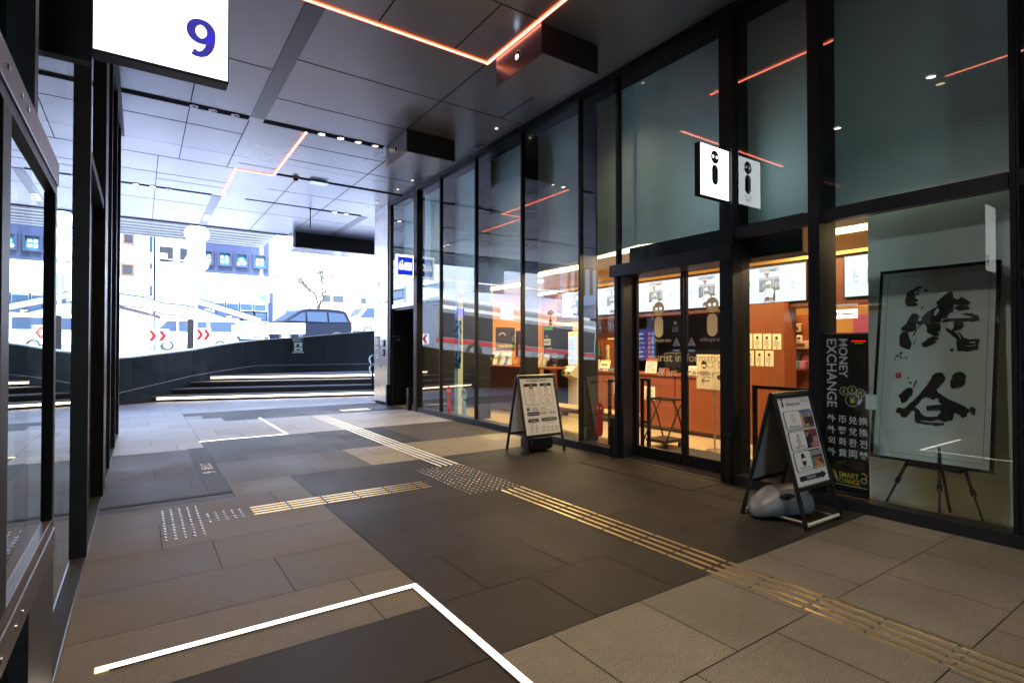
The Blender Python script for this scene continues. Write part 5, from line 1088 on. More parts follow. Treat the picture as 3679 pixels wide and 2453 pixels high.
# ---------------- easel with the framed brush writing
t = thing('mint_screen_wall', 'plain mint grey wall panel behind the easel', 'wall', (5.7, 0, 0))
MB().box(5.56, 1.16, 0.005, 5.64, 2.265, 2.615).obj('panel', 'panel_mint', t)
A0 = Vector((5.25, 0, 0.434)); dv = Vector((0.25, 0, 1.624)); HL = dv.length; dv.normalize(); nn = Vector((0, -1, 0)).cross(dv)   # faces -X
YL_, YR_ = 2.135, 1.31
t = thing('dark_screen_wall', 'black partition at the far right end of the glass', 'wall', (5.5, 1.1, 0))
MB().box(5.145, 1.12, 0.004, 5.9, 1.158, 2.61).obj('side_panel', 'door_black', t); MB().box(5.5, -9, 0.004, 5.55, 1.119, 2.61).obj('panel', 'door_black', t)
t = thing('timetable_screen', 'dark timetable screen with orange squares at the right edge', 'screen', (5.45, 0.95, 1.3))
MB().box(5.46, 0.72, 1.28, 5.49, 1.10, 1.62).obj('bezel', 'plastic_black', t); s = xlook(5.459, 0.91, 1.3); s.rect('screen_navy', -0.18, 0.26, 0.18, 0.30)
for i in range(6): s.rect('screen_orange', -0.12, 0.22 - i * 0.04, -0.095, 0.245 - i * 0.04); s.rect('screen_navy', -0.07, 0.225 - i * 0.04, 0.12, 0.235 - i * 0.04)
s.done(t, 'picture')
t = thing('framed_calligraphy', 'black framed sheet of bold brush writing leaning on an easel', 'picture', (5.25, 1.72, 0.434))
S0 = Sheet((A0.x, YL_, A0.z), (0, -1, 0), dv); WW = YL_ - YR_
fr = MB()
for a0, b0, a1, b1 in ((0, 0, WW, 0.022), (0, HL - 0.022, WW, HL), (0, 0.022, 0.02, HL - 0.022), (WW - 0.02, 0.022, WW, HL - 0.022)):
    fr.prism([S0.P(a0, b0, 0.012), S0.P(a1, b0, 0.012), S0.P(a1, b1, 0.012), S0.P(a0, b1, 0.012)], S0.n * -0.035)
fr.obj('frame', 'black_metal', t)
MB().prism([S0.P(0.02, 0.022, -0.004), S0.P(WW - 0.02, 0.022, -0.004), S0.P(WW - 0.02, HL - 0.022, -0.004), S0.P(0.02, HL - 0.022, -0.004)], S0.n * -0.012).obj('paper', 'paper_cool', t)
b_ = 0.062
for a0, b0, a1, b1 in ((b_, b_, WW - b_, b_), (b_, HL - b_, WW - b_, HL - b_), (b_, b_, b_, HL - b_), (WW - b_, b_, WW - b_, HL - b_)): S0.line('ph_wine', a0, b0, a1, b1, 0.003, -0.003)
def ragged(p, amp=0.0022):
    out = []
    for (x0, y0), (x1, y1) in zip(p, p[1:] + p[:1]):
        n_ = max(1, int(math.hypot(x1 - x0, y1 - y0) / 0.009))
        for k in range(n_): out.append((x0 + (x1 - x0) * k / n_ + random.uniform(-amp, amp) * (k > 0), y0 + (y1 - y0) * k / n_ + random.uniform(-amp, amp) * (k > 0)))
    return out
INK = [ragged(p) for p in INK]
for i, p in enumerate(INK): S0.poly('ink_wash', p, -0.002 + 0.00012 * i)
for p in GAP: S0.poly('paper_cool', p, 0.0045)
for p in SEAL: S0.poly('ink_red', p, -0.002)
S0.line('paper_cool', SEAL[0][0][0] + 0.008, SEAL[0][0][1] - 0.012, SEAL[0][1][0] - 0.008, SEAL[0][1][1] - 0.012, 0.003, -0.001); S0.line('paper_cool', SEAL[0][0][0] + 0.018, SEAL[0][0][1] - 0.006, SEAL[0][3][0] + 0.018, SEAL[0][3][1] + 0.006, 0.003, -0.001)
S0.done(t, {'ink_wash': 'brush_writing', 'ph_wine': 'border_line', 'ink_red': 'seal', 'paper_cool': 'brush_gaps'})
t = thing('easel', 'black three legged easel holding the framed calligraphy', 'easel', (5.3, 1.65, 0))
def leg(p0, p1, p2):
    f = MB().tube([p0, p1], 0.013).obj('leg', 'black_metal', t); MB().tube([p1, p2], 0.009).cyl(Vector(p1) - (Vector(p1) - Vector(p0)).normalized() * 0.03, Vector(p1) + (Vector(p1) - Vector(p0)).normalized() * 0.02, 0.019).obj('lower_tube', 'black_metal', f)
leg((5.32, 1.80, 0.62), (5.23, 1.92, 0.27), (5.15, 2.01, 0.01)); leg((5.30, 1.65, 0.62), (5.2, 1.625, 0.27), (5.15, 1.61, 0.01)); leg((5.32, 1.55, 0.62), (5.22, 1.42, 0.27), (5.15, 1.32, 0.01))
MB().tube([(5.33, 1.68, 0.6), (5.54, 1.66, 0.02)], 0.012).obj('rear_leg', 'black_metal', t); MB().box(5.22, 1.5, 0.405, 5.30, 1.85, 0.425).obj('rest', 'black_metal', t)

# ================================================================== A-BOARDS
def aboard(label, x0, x1, y0, depth, h, z_panel, paint, back):
    t = thing('sandwich_board', label, 'sandwich board', ((x0 + x1) / 2, y0, 0), 'standing boards before the glass front')
    ya = y0 + depth / 2; f = MB(); r = 0.016
    for yb, nm in ((y0, 'front_frame'), (y0 + depth, 'rear_frame')):
        m = MB(); yt = ya + (-0.012 if yb < ya else 0.012)
        for x in (x0 + r, x1 - r): m.bar((x, yb, 0.0), (x, yt, h), 0.032, 0.024, up=(0, 1, 0))
        zz = z_panel; yz = yb + (yt - yb) * zz / h
        m.bar((x0 + 0.03, yz, zz), (x1 - 0.03, yz, zz), 0.03, 0.03); m.bar((x0 + 0.03, yt, h - 0.015), (x1 - 0.03, yt, h - 0.015), 0.03, 0.03)
        m.obj(nm, 'plastic_black', t, bevel=0.004)
    MB().tube([(x0, ya, h), (x1, ya, h)], 0.02).obj('hinge', 'plastic_black', t)
    v = Vector((0, ya - 0.012 - y0, h)).normalized()
    o = Vector(((x0 + x1) / 2, y0 + (ya - 0.012 - y0) * z_panel / h, z_panel)); ph = (h - z_panel) / v.z - 0.045
    w_ = x1 - x0 - 0.055
    s = Sheet(o + v * 0.018, (1, 0, 0), v)
    k = MB(); k.prism([s.P(-w_ / 2, 0, -0.004), s.P(w_ / 2, 0, -0.004), s.P(w_ / 2, ph, -0.004), s.P(-w_ / 2, ph, -0.004)], s.n * 0.005); k.obj('front_panel', 'paper', t)
    o2 = o + Vector((0, 2 * (ya - o.y), 0)); s2 = Sheet(o2, (-1, 0, 0), (0, -v.y, v.z))
    MB().prism([s2.P(-w_ / 2, 0.01, -0.004), s2.P(w_ / 2, 0.01, -0.004), s2.P(w_ / 2, ph, -0.004), s2.P(-w_ / 2, ph, -0.004)], s2.n * 0.005).obj('rear_panel', back, t)
    s.o = s.o + s.n * 0.0015; paint(s, w_, ph); s.done(t, {'*': 'print'})
    return t
def paint1(s, w_, h_):
    X = lambda a: (a - 0.5) * w_
    Y = lambda b: h_ * (1 - b)
    s.disc('ink', X(0.24), Y(0.048), 0.011); s.text('ink', 'Luggage Deposit', X(0.54), Y(0.048), wd=w_ * 0.5, bold=0.008)
    for a0, a1, cap in ((0.10, 0.50, 'Large'), (0.56, 0.90, 'Small')):
        s.rro('ink', X(a0), Y(0.49), X(a1), Y(0.10), 0.03, 0.004, 'paper'); s.rr('ink', X(a0), Y(0.155), X(a1), Y(0.10), 0.022, 0.0026); s.text('paper', cap, X((a0 + a1) / 2), Y(0.128), h=0.02, w=0.004)
    s.suitcase('ink', X(0.30), Y(0.40), 0.175, 0.004, 'paper'); s.suitcase('ink', X(0.73), Y(0.285), 0.095, 0.003, 'paper')
    s.rro('ink_grey', X(0.62), Y(0.385), X(0.71), Y(0.325), 0.008, 0.003, 'paper'); s.rro('ink_grey', X(0.75), Y(0.385), X(0.87), Y(0.325), 0.008, 0.003, 'paper'); s.rect('ink_grey', X(0.78), Y(0.325), X(0.84), Y(0.312)); s.rect('ink_grey', X(0.645), Y(0.325), X(0.685), Y(0.312))
    s.text('ink', '¥1,000', X(0.30), Y(0.432), h=0.022); s.text('ink', '¥700', X(0.73), Y(0.42), h=0.022); s.text('ink_grey', '(per piece/per day)', X(0.30), Y(0.465), wd=w_ * 0.3); s.text('ink_grey', '(per piece/per day)', X(0.73), Y(0.455), wd=w_ * 0.3); s.greek('ink_grey', X(0.68), Y(0.305), X(0.79), Y(0.295), 1)
    s.rro('ink', X(0.10), Y(0.585), X(0.90), Y(0.525), 0.02, 0.003, 'paper'); s.rr('ink', X(0.10), Y(0.585), X(0.18), Y(0.525), 0.012, 0.0026); s.text('paper', 'XL', X(0.14), Y(0.555), h=0.017, w=0.004); s.text('ink', '¥2,000', X(0.57), Y(0.555), h=0.023, w=0.004); s.greek('ink_grey', X(0.26), Y(0.575), X(0.46), Y(0.535), 2, w=0.004)
    s.rr('ink', X(0.10), Y(0.67), X(0.45), Y(0.605), 0.02); s.text('paper', 'Business Hours', X(0.275), Y(0.637), wd=w_ * 0.28, w=0.003, bold=0.006); s.text('ink', '10:00 - 19:30', X(0.69), Y(0.637), wd=w_ * 0.44, bold=0.01)
    s.line('ink_grey', X(0.08), Y(0.70), X(0.92), Y(0.70), 0.0015)
    s.rr('ink', X(0.10), Y(0.785), X(0.40), Y(0.725), 0.02); s.text('paper', 'Caution', X(0.25), Y(0.755), h=0.022, w=0.003, bold=0.006); s.rr('ink', X(0.48), Y(0.78), X(0.93), Y(0.72), 0.02); s.text('paper', 'Payment Methods', X(0.705), Y(0.75), wd=w_ * 0.36, w=0.003, bold=0.006)
    s.text('ink_grey', 'Cashless Only', X(0.72), Y(0.81), wd=w_ * 0.22); s.greek('ink_grey', X(0.1), Y(0.81), X(0.42), Y(0.80), 1)
    for a in (0.18, 0.31): s.suitcase('ink_grey', X(a), Y(0.935), 0.075, 0.003, 'paper'); s.greek('ink_grey', X(a - 0.05), Y(0.965), X(a + 0.06), Y(0.952), 1)
    for i, a in enumerate((0.51, 0.64, 0.76, 0.88)):
        if i == 0: s.line('ink', X(a - 0.04), Y(0.92), X(a + 0.04), Y(0.86), 0.005); s.line('ink', X(a - 0.04), Y(0.86), X(a + 0.04), Y(0.92), 0.005)
        else: s.rro('ink_grey', X(a - 0.032), Y(0.92), X(a + 0.032), Y(0.86), 0.006, 0.002, 'paper'); s.rect('ink_grey', X(a - 0.01), Y(0.9), X(a + 0.03), Y(0.88), 0.003)
        s.greek('ink_grey', X(a - 0.045), Y(0.96), X(a + 0.05), Y(0.935), 2)
aboard('white luggage price board standing nearer the steps', 4.10, 4.735, 5.63, 0.49, 1.0, 0.225, paint1, 'paper')
def paint2(s, w_, h_):
    X = lambda a: (a - 0.5) * w_
    Y = lambda b: h_ * (1 - b)
    s.face('ink', X(0.15), Y(0.115), 0.085, 'paper'); s.text('ink', 'shibuya-san', X(0.45), Y(0.085), wd=w_ * 0.43)
    for r_ in (0.02, 0.013, 0.006): s.ring('ink', X(0.755), Y(0.075), r_, 0.003, a0=40, a1=140)
    for a, b in ((0.82, 0.055), (0.86, 0.045), (0.90, 0.055)): s.ring('ink_grey', X(a), Y(b), 0.012, 0.002)
    s.ring('ink_grey', X(0.86), Y(0.085), 0.018, 0.002); s.text('ink_grey', 'Wi-Fi', X(0.76), Y(0.105), wd=w_ * 0.05)
    pics = ((('ph_sky', 0.55, 0.95, 0.17, 0.25), ('ph_wine', 0.62, 0.8, 0.22, 0.34), ('ph_tan', 0.54, 0.66, 0.2, 0.39), ('ph_dark', 0.80, 0.93, 0.24, 0.34), ('ph_yellow', 0.68, 0.78, 0.33, 0.39), ('ph_tan', 0.80, 0.9, 0.2, 0.25), ('ph_red', 0.78, 0.95, 0.34, 0.385), ('ph_grey', 0.68, 0.78, 0.21, 0.25)),
            (('ph_wine', 0.53, 0.95, 0.40, 0.5), ('ph_pink', 0.75, 0.95, 0.48, 0.6), ('ph_dark', 0.58, 0.78, 0.46, 0.58), ('ph_red', 0.66, 0.92, 0.41, 0.45), ('ph_orange', 0.70, 0.80, 0.55, 0.6), ('ph_yellow', 0.86, 0.93, 0.5, 0.54), ('ph_grey', 0.6, 0.66, 0.43, 0.47)),
            (('ph_grey', 0.55, 0.95, 0.61, 0.68), ('ph_orange', 0.68, 0.92, 0.69, 0.79), ('ph_teal', 0.55, 0.68, 0.67, 0.78), ('ph_yellow', 0.74, 0.84, 0.74, 0.78), ('ph_dark', 0.62, 0.95, 0.665, 0.69), ('ph_tan', 0.58, 0.95, 0.785, 0.815), ('ph_wine', 0.8, 0.9, 0.71, 0.76)))
    for i, (b0, b1, cap) in enumerate(((0.16, 0.375, 'Information'), (0.395, 0.61, 'Luggage Deposit'), (0.625, 0.845, 'Airport Bus'))):
        s.rro('ink_grey', X(0.09), Y(b1), X(0.96), Y(b0), 0.024, 0.003, 'ph_dark')
        bb = (0.15, 0.385, 0.6)[i]
        for j, (m_, a0, a1, c0, c1) in enumerate(pics[i]):
            c0 = min(max(c0 + (0.0, 0.0, 0.03)[i], b0 + 0.006), b1 - 0.02); c1 = min(c1 + (0.0, 0.0, 0.03)[i], b1 - 0.006); a1 = min(a1, 0.945)
            s.rect(m_, X(a0), Y(c1), X(a1), Y(c0), 0.0022 + 0.0004 * j)
        s.rr('paper', X(0.10), Y(b1 - 0.006), X(0.56), Y(b0 + 0.006), 0.02, 0.0068); s.text('ink', cap, X(0.34), Y(b1 - 0.035), wd=w_ * 0.3, w=0.0078)
    s.ring('ink_grey', X(0.34), Y(0.25), 0.036, 0.003, w=0.0078); s.text('ink', 'i', X(0.34), Y(0.25), h=0.045, w=0.0078, bold=0.01); s.suitcase('ink', X(0.34), Y(0.565), 0.088, 0.003, 'paper', 0.0076)
    for k_ in ('ink',):
        s.disc('ink', X(0.34), Y(0.72), 0.034, w=0.0078, ry=0.05); s.rect('paper', X(0.28), Y(0.735), X(0.40), Y(0.705), 0.0086)
    s.poly('ink', [(X(0.12), Y(0.95)), (X(0.12), Y(0.895)), (X(0.80), Y(0.895)), (X(0.80), Y(0.875)), (X(0.93), Y(0.9225)), (X(0.80), Y(0.97)), (X(0.80), Y(0.95))]); s.text('paper', 'THIS WAY', X(0.45), Y(0.9225), wd=w_ * 0.27, bold=0.008, w=0.003)
b2 = aboard('white information board with an arrow standing nearest the viewer', 4.13, 4.69, 2.12, 0.53, 1.0, 0.285, paint2, 'ink_grey')
for y in (2.13, 2.64): MB().tube([(4.16, y, 0.03), (4.66, y, 0.03)], 0.013).obj('foot_bar', 'kiosk', b2)
for x in (4.22, 4.6): MB().tube([(x, 2.13, 0.03), (x, 2.64, 0.03)], 0.011).obj('cross_bar', 'steel', b2)
# water ballast: grey tank with a carrying handle, black tank
t = thing('ballast_tank', 'grey plastic water tank with a handle under the information board', 'ballast tank', (4.38, 2.4, 0))
cx, cy, an = 4.345, 2.43, R(-20); ca, sa = math.cos(an), math.sin(an)
def tk_(x, y, z): return (cx + x * ca - y * sa, cy + x * sa + y * ca, z)
def sq(a, p): return math.copysign(abs(a) ** p, a)
NT, NR = 26, 20; vs = []; fs = []
for j in range(NT + 1):          # rings from the narrow nose to the blunt end
    u = j / NT; x = -0.27 + 0.52 * u
    q = min(u, 1 - u) / 0.16; e = math.sqrt(max(0.0, 1 - (1 - q) ** 2)) if q < 1 else 1.0; e = max(e, 0.03)
    sm = lambda a, b_: (lambda k_: k_ * k_ * (3 - 2 * k_))(min(1, max(0, (u - a) / (b_ - a))))
    wy = 0.145 * (0.35 + 0.65 * e) * (0.74 + 0.26 * sm(0, 0.45)) * (1 if 0 < u < 1 else 0.4)
    top = 0.02 + (0.135 + 0.095 * sm(0.0, 0.42) - 0.03 * sm(0.72, 1.0)) * (0.40 + 0.60 * e)
    zc, zh = (0.02 + top) / 2, (top - 0.02) / 2
    for i in range(NR):
        th = 2 * math.pi * i / NR
        zz = sq(math.sin(th), 0.6); vs.append(tk_(x, wy * sq(math.cos(th), 0.6) * (1 - 0.30 * max(0, zz) ** 2), zc + zh * zz))
for j in range(NT):
    for i in range(NR): fs.append((j * NR + i, j * NR + (i + 1) % NR, (j + 1) * NR + (i + 1) % NR, (j + 1) * NR + i))
fs += [tuple(range(NR - 1, -1, -1)), tuple(range(NT * NR, NT * NR + NR))]
hull = MB().add(vs, fs).obj('tank', 'plastic_grey', t)
ck = MB(); ring = [(-0.045 + 0.068 * math.cos(2 * math.pi * k / 20), 0.186 + 0.027 * math.sin(2 * math.pi * k / 20)) for k in range(20)]
ck.prism([tk_(x, -0.25, z) for x, z in ring], Vector(tk_(0, 0.25, 0)) - Vector(tk_(0, -0.25, 0)))
cut = ck.obj('handle_hole', 'plastic_grey', t); 
for q in (hull, cut):
    bm = bmesh.new(); bm.from_mesh(q.data); bmesh.ops.remove_doubles(bm, verts=bm.verts, dist=1e-5); bmesh.ops.recalc_face_normals(bm, faces=bm.faces); bm.to_mesh(q.data); bm.free()
md = hull.modifiers.new('hole', 'BOOLEAN'); md.object = cut; md.operation = 'DIFFERENCE'; md.solver = 'EXACT'
hm = bpy.data.meshes.new_from_object(hull.evaluated_get(bpy.context.evaluated_depsgraph_get())); hull.modifiers.clear(); hull.data = hm; bpy.data.objects.remove(cut)
hm.polygons.foreach_set('use_smooth', [True] * len(hm.polygons)); hm.set_sharp_from_angle(angle=R(50))
MB().cyl(tk_(0.165, 0, 0.2), tk_(0.165, 0, 0.252), 0.024).obj('cap', 'plastic_grey', t, bevel=0.004)
t = thing('ballast_tank', 'black plastic water tank under the luggage price board', 'ballast tank', (4.4, 5.9, 0))
MB().box(4.22, 5.72, 0.02, 4.62, 5.98, 0.20).obj('tank', 'plastic_black', t, bevel=0.05, smooth=True, seg=4)
MB().tube([(4.3, 5.85, 0.19), (4.33, 5.85, 0.225), (4.5, 5.85, 0.225), (4.53, 5.85, 0.19)], 0.015).obj('handle', 'plastic_black', t, smooth=True)

# ================================================================== STEPS AND RETAINING WALL
D0, D1 = Vector((-0.43, 16.2)), Vector((2.3, 17.95)); dd = (D1 - D0).normalized()
def front(x, off): return 16.75 - 0.262 * (x + 0.17) + off
def meet(off):    # where a step's front edge runs into the slanting wall
    # D0 + dd*s with y = front(x)
    s = (front(D0.x, off) - D0.y) / (dd.y + 0.262 * dd.x); return D0 + dd * s
t = thing('stairs', 'four dark steps with lit risers climbing to the road', 'steps', (3, 16.5, 0))
OFF = (0.0, 0.40, 0.80, 1.22); RH = 0.153
for i, off in enumerate(OFF):
    a = meet(off); z0 = RH * i; z1 = z0 + RH
    xl = a.x - 0.02
    n = Vector((0.253, 0.967, 0))
    pts = [(xl, front(xl, off)), (9, front(9, off)), (9, 18.12), (2.2, 18.12), (D1.x, D1.y + 0.02)]
    if i < 3: pts.insert(4, tuple(D1))
    MB().prism([(x, y, z0 + 0.001) for x, y in pts], (0, 0, RH - 0.026)).obj('riser', 'door_black', t)
    e = 0.022
    MB().prism([(x, y - (e if k < 2 else 0), z1 - 0.025) for k, (x, y) in enumerate(pts)], (0, 0, 0.024)).obj('tread', 'stair_stone', t)
    if i in (0, 3):
        m = MB(); x0 = xl + (0.12 if i == 0 else 0.03); x = x0
        while x < 8.8:
            m.prism([(x, front(x, off) - 0.006, z0 + 0.062), (min(x + 0.097, 8.9), front(min(x + 0.097, 8.9), off) - 0.006, z0 + 0.062), (min(x + 0.097, 8.9), front(min(x + 0.097, 8.9), off) + 0.002, z0 + 0.062), (x, front(x, off) + 0.002, z0 + 0.062)], (0, 0, 0.05)); x += 0.105
        m.obj('light_strip', 'led_step', t)
tag(studs([(2.9 + 0.1 * i, 17.86 - 0.06 * j) for i in range(50) for j in range(2)]).obj('tactile_studs', 'stud_steel'), 'row of studs along the top of the steps', 'tactile paving', 'tactile stud fields in the paving').location.z = RH * 4
# retaining wall: slanting run, then straight behind the steps
t = thing('retaining_wall', 'dark panelled retaining wall rising behind the steps', 'wall', (2.3, 17.95, 0))
def ztop(s): return 1.10 + (0.115 if s > 0 else 0.055) * s
P0 = D0 - dd * 14.5
nrm = Vector((-dd.y, dd.x))
zl = lambda s: 1.10 + (0.1115 * s if s > 0 else 0.05 * s)
SE = (D1 - D0).length
def slab(mb, s0, s1, za, zb_, off0, off1):
    q = []
    for s, zt in ((s0, za), (s1, zb_)):
        for o in (off0, off1):
            p = D0 + dd * s + nrm * o; q.append((p.x, p.y, -0.1)); q.append((p.x, p.y, zt))
    # q: s0o0b s0o0t s0o1b s0o1t s1...
    mb.add(q, [(0, 1, 5, 4), (2, 6, 7, 3), (1, 3, 7, 5), (0, 4, 6, 2), (0, 2, 3, 1), (4, 5, 7, 6)])
zs = lambda x: 1.52 + (x - 2.3) * 0.1025
# plan of the wall face: slanting run, a rounded bend, then straight behind the steps: (x, y, top, plinth)
LINE = []
for s in (-14.5, -12, -9.5, -7, -4.6, -2.3, -0.8, 0.35, 1.2, SE - 1.3): p = D0 + dd * s; LINE.append((p.x, p.y, zl(s), max(0.12, 0.29 + 0.172 * s) if s > -4 else 0.12))
pa, pb, pc = D0 + dd * (SE - 1.3), Vector((2.53, 18.1)), Vector((4.1, 18.1))
for k in range(1, 9):
    u = k / 8; p = pa * (1 - u) ** 2 + pb * 2 * u * (1 - u) + pc * u * u; f_ = min(1, u * 1.7)
    LINE.append((p.x, p.y, zl(SE - 1.3) * (1 - u) + zs(4.1) * u + 0.05 * math.sin(math.pi * u), min(0.845, 0.29 + 0.172 * (SE - 1.3) + (0.845 - 0.29 - 0.172 * (SE - 1.3)) * f_)))
for x in (4.95, 6.4, 8.0, 10.0): LINE.append((x, 18.1, zs(x), 0.845))
def nrm_at(i):
    a = Vector(LINE[max(i - 1, 0)][:2]); b = Vector(LINE[min(i + 1, len(LINE) - 1)][:2]); d = (b - a).normalized(); return Vector((-d.y, d.x))
def wallrun(i0, i1, zfun0, zfun1, o0, o1, trim=0.0):
    """solid run of wall between plan points i0..i1, from offset o0 to o1, zfun(point) gives bottom and top"""
    m = MB(); vs = []; n_ = i1 - i0 + 1
    for i in range(i0, i1 + 1):
        q = LINE[i]; nn_ = nrm_at(i); x, y = q[0], q[1]
        if trim and i == i1: x -= trim
        for o in (o0, o1):
            for zf in (zfun0, zfun1): vs.append((x + nn_.x * o, y + nn_.y * o, zf(q)))
    fs = [(0, 2, 3, 1)]
    for k in range(n_ - 1):
        a = 4 * k; fs += [(a, a + 1, a + 5, a + 4), (a + 2, a + 6, a + 7, a + 3), (a + 1, a + 3, a + 7, a + 5), (a, a + 4, a + 6, a + 2)]
    a = 4 * (n_ - 1); fs.append((a, a + 1, a + 3, a + 2))
    return m.add(vs, fs)
cutsw = [0, 1, 2, 3, 4, 5, 6, 7, 8, 9, 13, 17, 18, 19, 20, 21]
for a, b in zip(cutsw[:-1], cutsw[1:]): wallrun(a, b, lambda q: -0.1, lambda q: q[2], 0.0, 0.30, 0.008).obj('panel', 'wall_dark', t)
wallrun(0, len(LINE) - 1, lambda q: q[2] + 0.001, lambda q: q[2] + 0.03, -0.015, 0.33).obj('coping', 'coping', t)
wallrun(4, len(LINE) - 1, lambda q: 0.0, lambda q: q[3], -0.018, -0.001).obj('plinth', 'wall_dark', t)
wallrun(4, len(LINE) - 1, lambda q: q[3] + 0.001, lambda q: q[3] + 0.009, -0.02, -0.001).obj('plinth_edge', 'coping', t)
t = thing('wall_notice', 'small printed notice with two pictures fixed to the dark retaining wall', 'notice', (4.15, 18.07, 1.2))
s = ylook(4.145, 18.078, 1.225); s.rect('sign_black', -0.19, 0, 0.19, 0.50); s.greek('paper_cool', -0.17, 0.37, 0.17, 0.49, 4, t=0.012, w=0.002); s.rect('paper_cool', -0.12, 0.20, 0.13, 0.34, 0.002); s.rect('paper_cool', -0.12, 0.05, 0.13, 0.18, 0.002); s.rect('paper', -0.18, 0.008, 0.18, 0.03, 0.002)
s.poly('ink', [(-0.05, 0.20), (0.03, 0.20), (0.03, 0.28), (-0.01, 0.30), (-0.05, 0.26)], 0.003); s.poly('ink', [(-0.08, 0.08), (0.09, 0.08), (0.06, 0.11), (0.02, 0.13), (-0.05, 0.11)], 0.003); s.done(t, {'*': 'print', 'sign_black': 'plate'})
# handrail beside the column
t = thing('handrail', 'looped stainless handrail at the right end of the steps', 'handrail', (5.7, 15.5, 0))
def loop(y, z, r=0.105):
    p = [(6.9, y + 0.8, z + 0.5), (6.2, y + 0.2, z + 0.16), (5.78, y, z + 0.05)]
    for k in range(9):
        q = R(60 + 30 * k * 0.9); p.append((5.58 + r * math.cos(q) * 0.9, y - 0.05, z - 0.06 + r * math.sin(q) * 1.25))
    p += [(5.78, y, z - 0.12), (6.1, y + 0.1, z - 0.05)]
    return p
for z in (1.10, 0.82): MB().tube(loop(15.35, z), 0.02, 10).obj('rail', 'chrome', t, smooth=True)
MB().box(5.60, 15.42, 0.0, 5.655, 15.46, 1.1).obj('post', 'dark_frame', t)

# ================================================================== STREET
zr = lambda x: 1.0 + 0.085 * max(-10.5, min(26, x))
rd = MB(); xs = [-120, -10.5, 26, 120]
for a, b in zip(xs[:-1], xs[1:]):
    rd.add([(a, 18.42 if a >= -10.5 and b <= 26 else 18.42, zr(a)), (b, 18.42, zr(b)), (b, 46.5, zr(b)), (a, 46.5, zr(a))], [(0, 1, 2, 3)])
# wedge between the slanting wall and the straight edge
w0 = D0 + dd * (-14.0) + nrm * 0.32; w1 = D1 + nrm * 0.32
rd.add([(w0.x, w0.y, 0.3), (w1.x, w1.y, zr(w1.x)), (w1.x, 18.42, zr(w1.x)), (w0.x, 18.42, zr(w0.x))], [(0, 1, 2, 3)])
struct('road', rd, 'asphalt_cool_tint')
pv = MB()
for a, b in zip(xs[:-1], xs[1:]):
    pv.add([(a, 42.5, zr(a) + 0.15), (b, 42.5, zr(b) + 0.15), (b, 60, zr(b) + 0.15), (a, 60, zr(a) + 0.15), (a, 42.5, zr(a)), (b, 42.5, zr(b))], [(0, 1, 2, 3), (4, 5, 1, 0)])
struct('pavement', pv, 'concrete_cool_tint')
ml = MB()
for k in range(14):
    x = -22 + k * 3.4; ml.add([(x, 27.2, zr(x) + .005), (x + 1.8, 27.2, zr(x + 1.8) + .005), (x + 1.8, 27.35, zr(x + 1.8) + .005), (x, 27.35, zr(x) + .005)], [(0, 1, 2, 3)])
struct('road_markings', ml, 'white_paint')

# chevron boards, barrier, bollards
for lab, xc in (('left white road board with two red chevrons above the wall', 0.445), ('right white road board with two red chevrons by the black bollard', 1.70)):
    t = thing('chevron_board', lab, 'road sign', (xc, 20.5, zr(xc)), 'red chevron boards along the road')
    w_ = 0.31 if xc < 1 else 0.23
    zb2 = 1.56 if xc < 1 else 1.62; MB().box(xc - w_, 20.5, zb2, xc + w_, 20.53, zb2 + 0.42).obj('board', 'white_paint', t); MB().cyl((xc, 20.54, zr(xc)), (xc, 20.54, zb2 + 0.3), 0.03, n=10).obj('post', 'white_paint', t)
    s = ylook(xc, 20.498, zb2)
    for a in ((-0.24, 0.02) if xc < 1 else (-0.2, 0.0)): s.poly('chevron_red', [(a, 0.04), (a + 0.11, 0.04), (a + 0.22, 0.21), (a + 0.11, 0.38), (a, 0.38), (a + 0.11, 0.21)], 0.001)
    s.done(t, 'chevrons')
for lab, x, y in (('black square bollard with a pointed cap beside the right chevron board', 1.345, 20.5), ('black square bollard with a pointed cap, far to the left beyond the glass front', -3.6, 19.6)):
    t = thing('bollard', lab, 'bollard', (x, y, zr(x)), 'black bollards along the road'); zt = 2.36 if x > 0 else 1.95
    MB().box(x - 0.09, y - 0.09, zr(x) - 0.1, x + 0.09, y + 0.09, zt - 0.06).obj('shaft', 'dark_frame', t); k = MB(); k.add([(x - .1, y - .1, zt - .06), (x + .1, y - .1, zt - .06), (x + .1, y + .1, zt - .06), (x - .1, y + .1, zt - .06), (x, y, zt)], [(3, 2, 1, 0), (0, 1, 4), (1, 2, 4), (2, 3, 4), (3, 0, 4)]); k.obj('cap', 'dark_frame', t)
t = thing('road_barrier', 'white sheet barrier along the road before the black car', 'barrier', (3.8, 20, zr(3.8)))
for a, b in ((2.5, 3.6), (3.61, 4.82)): MB().prism([(a, 20, zr(a) + 0.57), (b, 20, zr(b) + 0.47), (b, 20, zr(b) + 0.86), (a, 20, zr(a) + 0.93)], (0, 0.06, 0)).obj('sheet', 'white_paint', t)
for x in (2.7, 3.6, 4.7): MB().box(x - 0.06, 20.061, zr(x) - 0.05, x + 0.06, 20.12, zr(x) + 0.75).obj('post', 'concrete_cool_tint', t)
MB().box(2.7, 20.02, zr(2.7) + 0.28, 4.7, 20.05, zr(3.2) + 0.42).obj('lower_rail', 'dark_frame', t)

